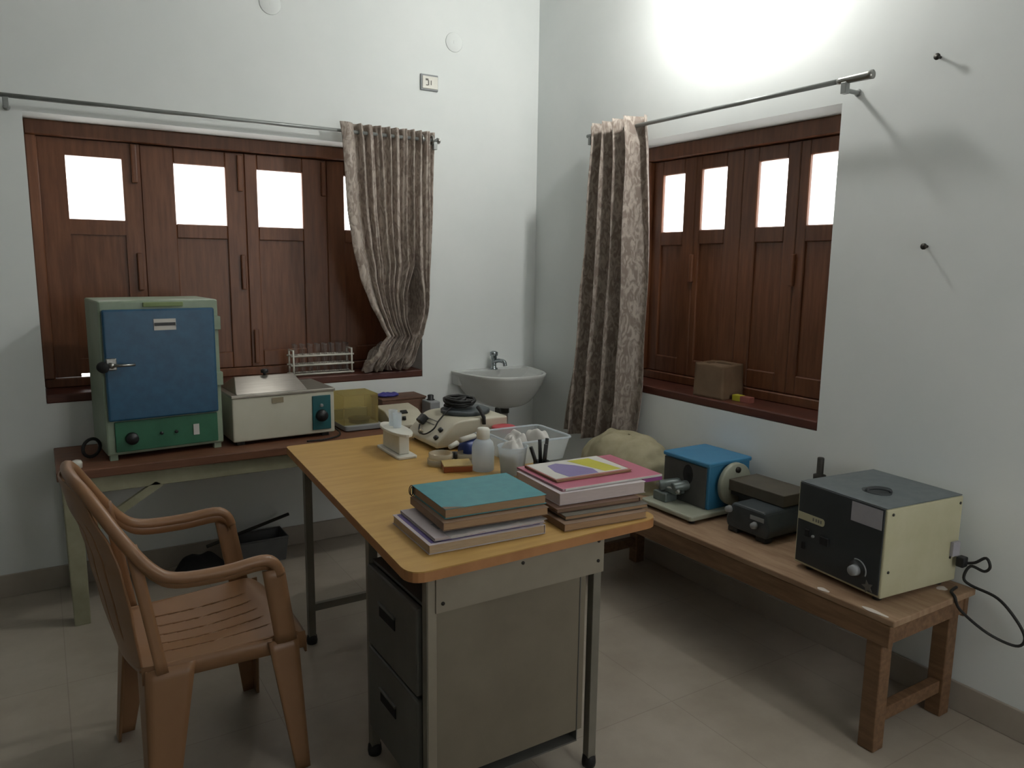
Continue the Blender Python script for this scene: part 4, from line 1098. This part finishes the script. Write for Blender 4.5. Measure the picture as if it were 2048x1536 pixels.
for x, y, sx, sy in ((-0.478, -2.655, 0.010, 0.045), (-0.476, -2.47, 0.011, 0.022), (-0.12, -2.665, 0.018, 0.016), (-0.474, -1.62, 0.012, 0.03)):
    MB().prism([(x + sx * math.cos(a) * (1 + .25 * math.sin(3 * a)), y + sy * math.sin(a)) for a in [k * 2 * PI / 16 for k in range(16)]], BZ + 0.0002, BZ + 0.0016).build('paint_splash', M['paint_splash'], bn)

# centrifuge
ang = R(-5.5)
cf = thing('centrifuge', 'big box centrifuge with charcoal front and cream side on the bench end', 'centrifuge', (-0.420, -2.630, BZ), ang)
W_, D_, Z0_, Z1_ = 0.352, 0.375, 0.014, 0.312     # local: +y along the front towards the corner, +x towards the wall
body = MB().box(0.004, D_, 0, W_, Z0_, Z1_ - 0.004).build('casing', M['cent_side'], cf, bevel=0.005, world=False)
MB().box(0.004, D_, 0.004, W_ - 0.004, Z1_ - 0.004, Z1_).build('top_lid', M['cent_top'], cf, bevel=0.003, world=False)
fp = MB().box(0.0, 0.0045, 0.008, W_ - 0.008, Z0_ + 0.010, Z1_ - 0.004).build('front_panel', M['cent_front'], cf, bevel=0.001, world=False)
MB().box(-0.0012, 0.0, 0.014, 0.128, Z1_ - 0.074, Z1_ - 0.010).build('paper_label', M['label_lilac'], fp, world=False)
MB().prism(rounded([(0.230, 0.178), (W_ - 0.009, 0.178), (W_ - 0.009, 0.204), (0.230, 0.204)], [.012, 0, 0, .012]), -0.0016, 0.0, 'x').build('badge_strip', M['cent_side'], fp, world=False)
b = MB()
for k, y_ in enumerate((0.244, 0.254, 0.264, 0.276)):
    b.box(-0.0022, -0.0015, y_ - 0.003, y_ + 0.003, 0.186, 0.197)
b.build('badge_print', M['grey_print'], fp, world=False)
MB().lathe([(0.030, -0.002), (0.030, 0.0)], (0, 0.088, 0.085), 24, 'x').build('dial_scale', M['cent_front'], fp, world=False)
MB().lathe([(0.016, -0.024), (0.019, -0.003)], (0, 0.092, 0.080), 20, 'x').build('dial_knob', M['grey_plastic'], fp, world=False)
arc = [(-0.0025, 0.088 - 0.034 * math.cos(a), 0.083 + 0.034 * math.sin(a)) for a in [R(-20) + k * R(130) / 12 for k in range(13)]]
MB().tube(arc, 0.0022, 6).build('dial_arc', M['grey_plastic'], fp, world=False)
for q in ((-0.008, 0, 0.285, 0.305, 0.125, 0.150), (-0.008, 0, 0.205, 0.240, 0.118, 0.145), (-0.006, 0, 0.305, 0.318, 0.075, 0.10)):
    MB().box(*q).build('rocker_switch', M['matt_black'], fp, world=False, bevel=0.002)
MB().lathe([(0.005, -0.006), (0.005, 0)], (0, 0.272, 0.132), 10, 'x').build('pilot_lamp', M['grey_plastic'], fp, world=False)
st_ = []
for k in range(10):
    rr = 0.022 if k % 2 == 0 else 0.010
    st_.append((0.045 + rr * math.cos(k * PI / 5), 0.040 + rr * math.sin(k * PI / 5)))
MB().prism(st_, -0.0014, 0.0, 'x').build('star_sticker', M['grey_print'], fp, world=False)
b = MB(); b.tube(smooth_path([(0.105, 0.160, Z1_ + 0.001), (0.110, 0.158, Z1_ + 0.010), (0.135, 0.140, Z1_ + 0.014), (0.160, 0.118, Z1_ + 0.010), (0.165, 0.115, Z1_ + 0.001)], 4), 0.007, 8, flat=0.8)
b.prism([(0.135 + 0.04 * math.cos(a), 0.145 + 0.05 * math.sin(a)) for a in [k * 2 * PI / 20 for k in range(20)]], Z1_, Z1_ + 0.0015)
b.build('lid_handle', M['cent_front'], cf, world=False)
b = MB()
for x_, z_ in ((0.03, 0.29), (0.36, 0.285), (0.03, 0.10), (0.335, 0.10)): b.lathe([(0.005, -0.002), (0.005, 0.001)], (x_, 0, z_), 8, 'y')
b.build('screws', M['iron'], body, world=False)
for x_ in (0.03, D_ - 0.05):
    for y_ in (0.03, W_ - 0.05):
        MB().lathe([(0.014, 0), (0.014, Z0_)], (x_, y_, 0), 10).build('foot', M['rubber'], cf, world=False)
MB().box(D_ - 0.045, D_ - 0.008, -0.012, 0.0, 0.105, 0.155).build('inlet_plate', M['label_lilac'], cf, world=False, bevel=0.002)
cc = thing('mains_cord', 'black mains cord looping off the bench behind the centrifuge', 'cord', (-0.06, -2.66, BZ))
MB().box(-0.078, -0.045, -2.702, -2.676, 0.535, 0.570).build('plug', M['black'], cc, bevel=0.005)
MB().tube(smooth_path([(-0.05, -2.69, 0.545), (-0.04, -2.72, 0.555), (-0.035, -2.75, 0.580), (-0.035, -2.765, 0.555), (-0.038, -2.75, 0.535), (-0.045, -2.71, 0.540), (-0.06, -2.70, 0.500), (-0.05, -2.72, 0.478), (-0.04, -2.80, 0.462), (-0.035, -2.86, 0.410), (-0.035, -2.89, 0.360), (-0.045, -2.87, 0.330), (-0.08, -2.80, 0.352), (-0.14, -2.74, 0.420), (-0.16, -2.728, 0.466), (-0.13, -2.700, 0.467), (-0.08, -2.690, 0.467)], 6), 0.0048, 8).build('lead', M['rubber'], cc)

# microtome
mt = thing('microtome', 'rotary microtome with sky blue hood and pale hand wheel on the bench', 'microtome', (-0.20, -1.63, BZ))
MB().prism(rounded([(-0.405, -1.795), (-0.03, -1.795), (-0.03, -1.485), (-0.405, -1.485)], 0.02), BZ + 0.012, BZ + 0.034).build('base', M['mt_wheel'], mt, bevel=0.006)
for x in (-0.375, -0.06):
    for y in (-1.77, -1.51): MB().lathe([(0.014, BZ), (0.014, BZ + 0.013)], (x, y, 0), 10).build('foot', M['rubber'], mt)
MX0, MX1, MY0, MY1, MZ1 = -0.285, -0.035, -1.765, -1.500, 0.695
MB().box(MX0 + 0.006, MX1, MY0, MY1, BZ + 0.034, MZ1 - 0.012).build('body', M['mt_blue'], mt, bevel=0.005)
fp = MB().box(MX0, MX0 + 0.0065, MY0 + 0.014, MY1 - 0.002, BZ + 0.036, MZ1 - 0.020).build('front_plate', M['mt_front'], mt)
MB().lathe([(0.034, MX0 - 0.001), (0.034, MX0 + 0.0005)], (0, 0, 0), 24, 'x').transform(Matrix.Translation((0, -1.648, 0.625)) @ Matrix.Diagonal((1, 0.85, 1.25, 1))).build('opening', M['hole_shade'], fp)  # black disc on the plate; the hole's shade put into its colour
MB().prism(rounded([(MX0 - 0.008, MY0 - 0.008), (MX1 + 0.008, MY0 - 0.008), (MX1 + 0.008, MY1 + 0.006), (MX0 - 0.008, MY1 + 0.006)], 0.015), MZ1 - 0.014, MZ1 + 0.004).build('hood', M['mt_blue'], mt, bevel=0.005)
wh = MB(); wh.lathe([(0.088, -0.012), (0.092, -0.008), (0.092, 0.010), (0.086, 0.014), (0.070, 0.006), (0.02, 0.004), (0.018, 0.022)], (-0.155, -1.792, 0.600), 40, 'y')
whl = wh.build('hand_wheel', M['mt_wheel'], mt)
MB().tube([(-0.155, -1.80, 0.665), (-0.155, -1.812, 0.665)], 0.013, 12).build('wheel_handle', M['iron'], whl)
MB().lathe([(0.016, -1.775), (0.016, -1.764)], (-0.155, 0, 0.600), 14, 'y').build('axle', M['iron'], mt)
hd = MB()
hd.box(-0.365, -0.295, -1.60, -1.52, BZ + 0.034, BZ + 0.075)
hd.tube([(-0.350, -1.545, BZ + 0.095), (-0.275, -1.60, BZ + 0.11)], 0.026, 14)
hd.tube([(-0.345, -1.62, BZ + 0.105), (-0.275, -1.645, BZ + 0.115)], 0.022, 14)
hd.box(-0.345, -0.290, -1.64, -1.53, BZ + 0.075, BZ + 0.10)
hd.build('specimen_clamp', M['mt_head'], mt, bevel=0.006)
MB().tube([(-0.335, -1.655, BZ + 0.092), (-0.335, -1.515, BZ + 0.092)], 0.010, 10).build('clamp_screw', M['steel'], mt)

mt.location.z += 0.0008; cf.location.z += 0.002
# dark motor unit
mo = thing('motor_unit', 'dark slate motor unit with knobs between microtome and centrifuge', 'machine', (-0.21, -1.98, BZ))
pr = rounded([(-2.100, BZ + 0.018), (-2.110, BZ + 0.05), (-2.085, BZ + 0.122), (-1.925, BZ + 0.122), (-1.895, BZ + 0.05), (-1.905, BZ + 0.018)], 0.014, 3)
MB().prism(pr, -0.315, -0.09, 'x').build('housing', M['slate'], mo, bevel=0.008, seg=2)
MB().box(-0.20, -0.05, -2.075, -1.815, BZ + 0.108, BZ + 0.125).box(-0.17, -0.055, -2.06, -1.83, BZ + 0.018, BZ + 0.11).build('neck', M['black'], mo)
MB().box(-0.205, -0.035, -2.085, -1.805, BZ + 0.125, BZ + 0.172).build('wooden_lid', M['lid_wood'], mo, bevel=0.003)
MB().box(-0.3175, -0.314, -2.085, -2.02, BZ + 0.082, BZ + 0.098).build('rating_plate', M['grey_plastic'], mo)
for y, z in ((-1.915, BZ + 0.092), (-2.045, BZ + 0.062)):
    MB().lathe([(0.012, -0.332), (0.015, -0.314)], (0, y, z), 16, 'x').build('knob', M['grey_plastic'], mo)
for x in (-0.29, -0.09):
    for y in (-2.07, -1.93): MB().box(x - 0.02, x + 0.02, y - 0.025, y + 0.025, BZ, BZ + 0.02).build('foot', M['black'], mo, bevel=0.004)
tag(MB().lathe([(0.018, BZ), (0.018, 0.690), (0.024, 0.692), (0.024, 0.708), (0.013, 0.712), (0.013, 0.775), (0.011, 0.778)], (-0.050, -2.122, 0), 18).build('metal_rod_stand', M['iron']), 'upright metal spindle standing between the slate motor unit and the wall', 'spindle')

mo.location.z += 0.0008
# sack
sk = thing('cloth_sack', 'cream cloth sack slumped on the far end of the bench', 'sack', (-0.20, -1.22, BZ))
def sack(u, v):
    a = u * 2 * PI; c_, s_ = math.cos(a), math.sin(a)
    ph = v * PI * 0.5
    rx = 0.150 * math.cos(ph) ** 0.55; ry = 0.315 * math.cos(ph) ** 0.6
    x = -0.185 + rx * (abs(c_) ** 0.8) * (1 if c_ > 0 else -1); y = -1.145 + ry * (abs(s_) ** 0.85) * (1 if s_ > 0 else -1)
    z_ = BZ + 0.002 + 0.235 * math.sin(ph) ** 0.8 * (1 - 0.10 * ((y + 1.08) / .3) ** 2)
    d = 0.024 * nz(x * 6, y * 6, z_ * 6) + 0.010 * nz(x * 18, y * 18, z_ * 18)
    if v > 0.02: x += d * c_; y += d * s_; z_ += d * 0.9
    k = max(0, min(1, (y + 1.16) / 0.10)); k = k * k * (3 - 2 * k)
    return (min(x, -0.026 - 0.155 * k), y, max(z_, BZ + 0.0015))
MB().grid(sack, 72, 28).build('cloth', M['sack'], sk)

# ------------------------------------------------------------------ light
for m_ in bpy.data.materials:
    if m_.name == 'bulb_glow':
        for nd in m_.node_tree.nodes:
            if nd.type == 'EMISSION':
                nd.inputs['Strength'].default_value = 240.0; nd.inputs['Color'].default_value = (1.0, 0.985, 0.94, 1)
wd = bpy.data.worlds.new('overcast_sky'); scene.world = wd; wd.use_nodes = True
bg = wd.node_tree.nodes['Background']; bg.inputs['Color'].default_value = (1.0, 0.99, 0.965, 1); bg.inputs['Strength'].default_value = 2.7

# ------------------------------------------------------------------ camera
cam = bpy.data.cameras.new('camera'); co = bpy.data.objects.new('camera', cam); COL.objects.link(co)
YAW, PITCH, ROLL = 0.558098861, 0.157739606, 0.0130609429
Fv = Vector((math.sin(YAW) * math.cos(PITCH), math.cos(YAW) * math.cos(PITCH), -math.sin(PITCH)))
Rv = Vector((math.cos(YAW), -math.sin(YAW), 0)); Uv = Rv.cross(Fv)
R2 = Rv * math.cos(ROLL) + Uv * math.sin(ROLL); U2 = -Rv * math.sin(ROLL) + Uv * math.cos(ROLL)
mw = Matrix((R2, U2, -Fv)).transposed().to_4x4(); mw.translation = Vector((-2.60873308, -3.92716765, 1.51271064))
co.matrix_world = mw
cam.sensor_width = 36.0; cam.lens = 1513.98 / 2048 * 36.0; cam.clip_start = 0.05
scene.camera = co
scene.view_settings.view_transform = 'Standard'
scene.view_settings.look = 'None'
scene.view_settings.gamma = 1.0
scene.view_settings.use_curve_mapping = False
scene.view_settings.exposure = 1.2
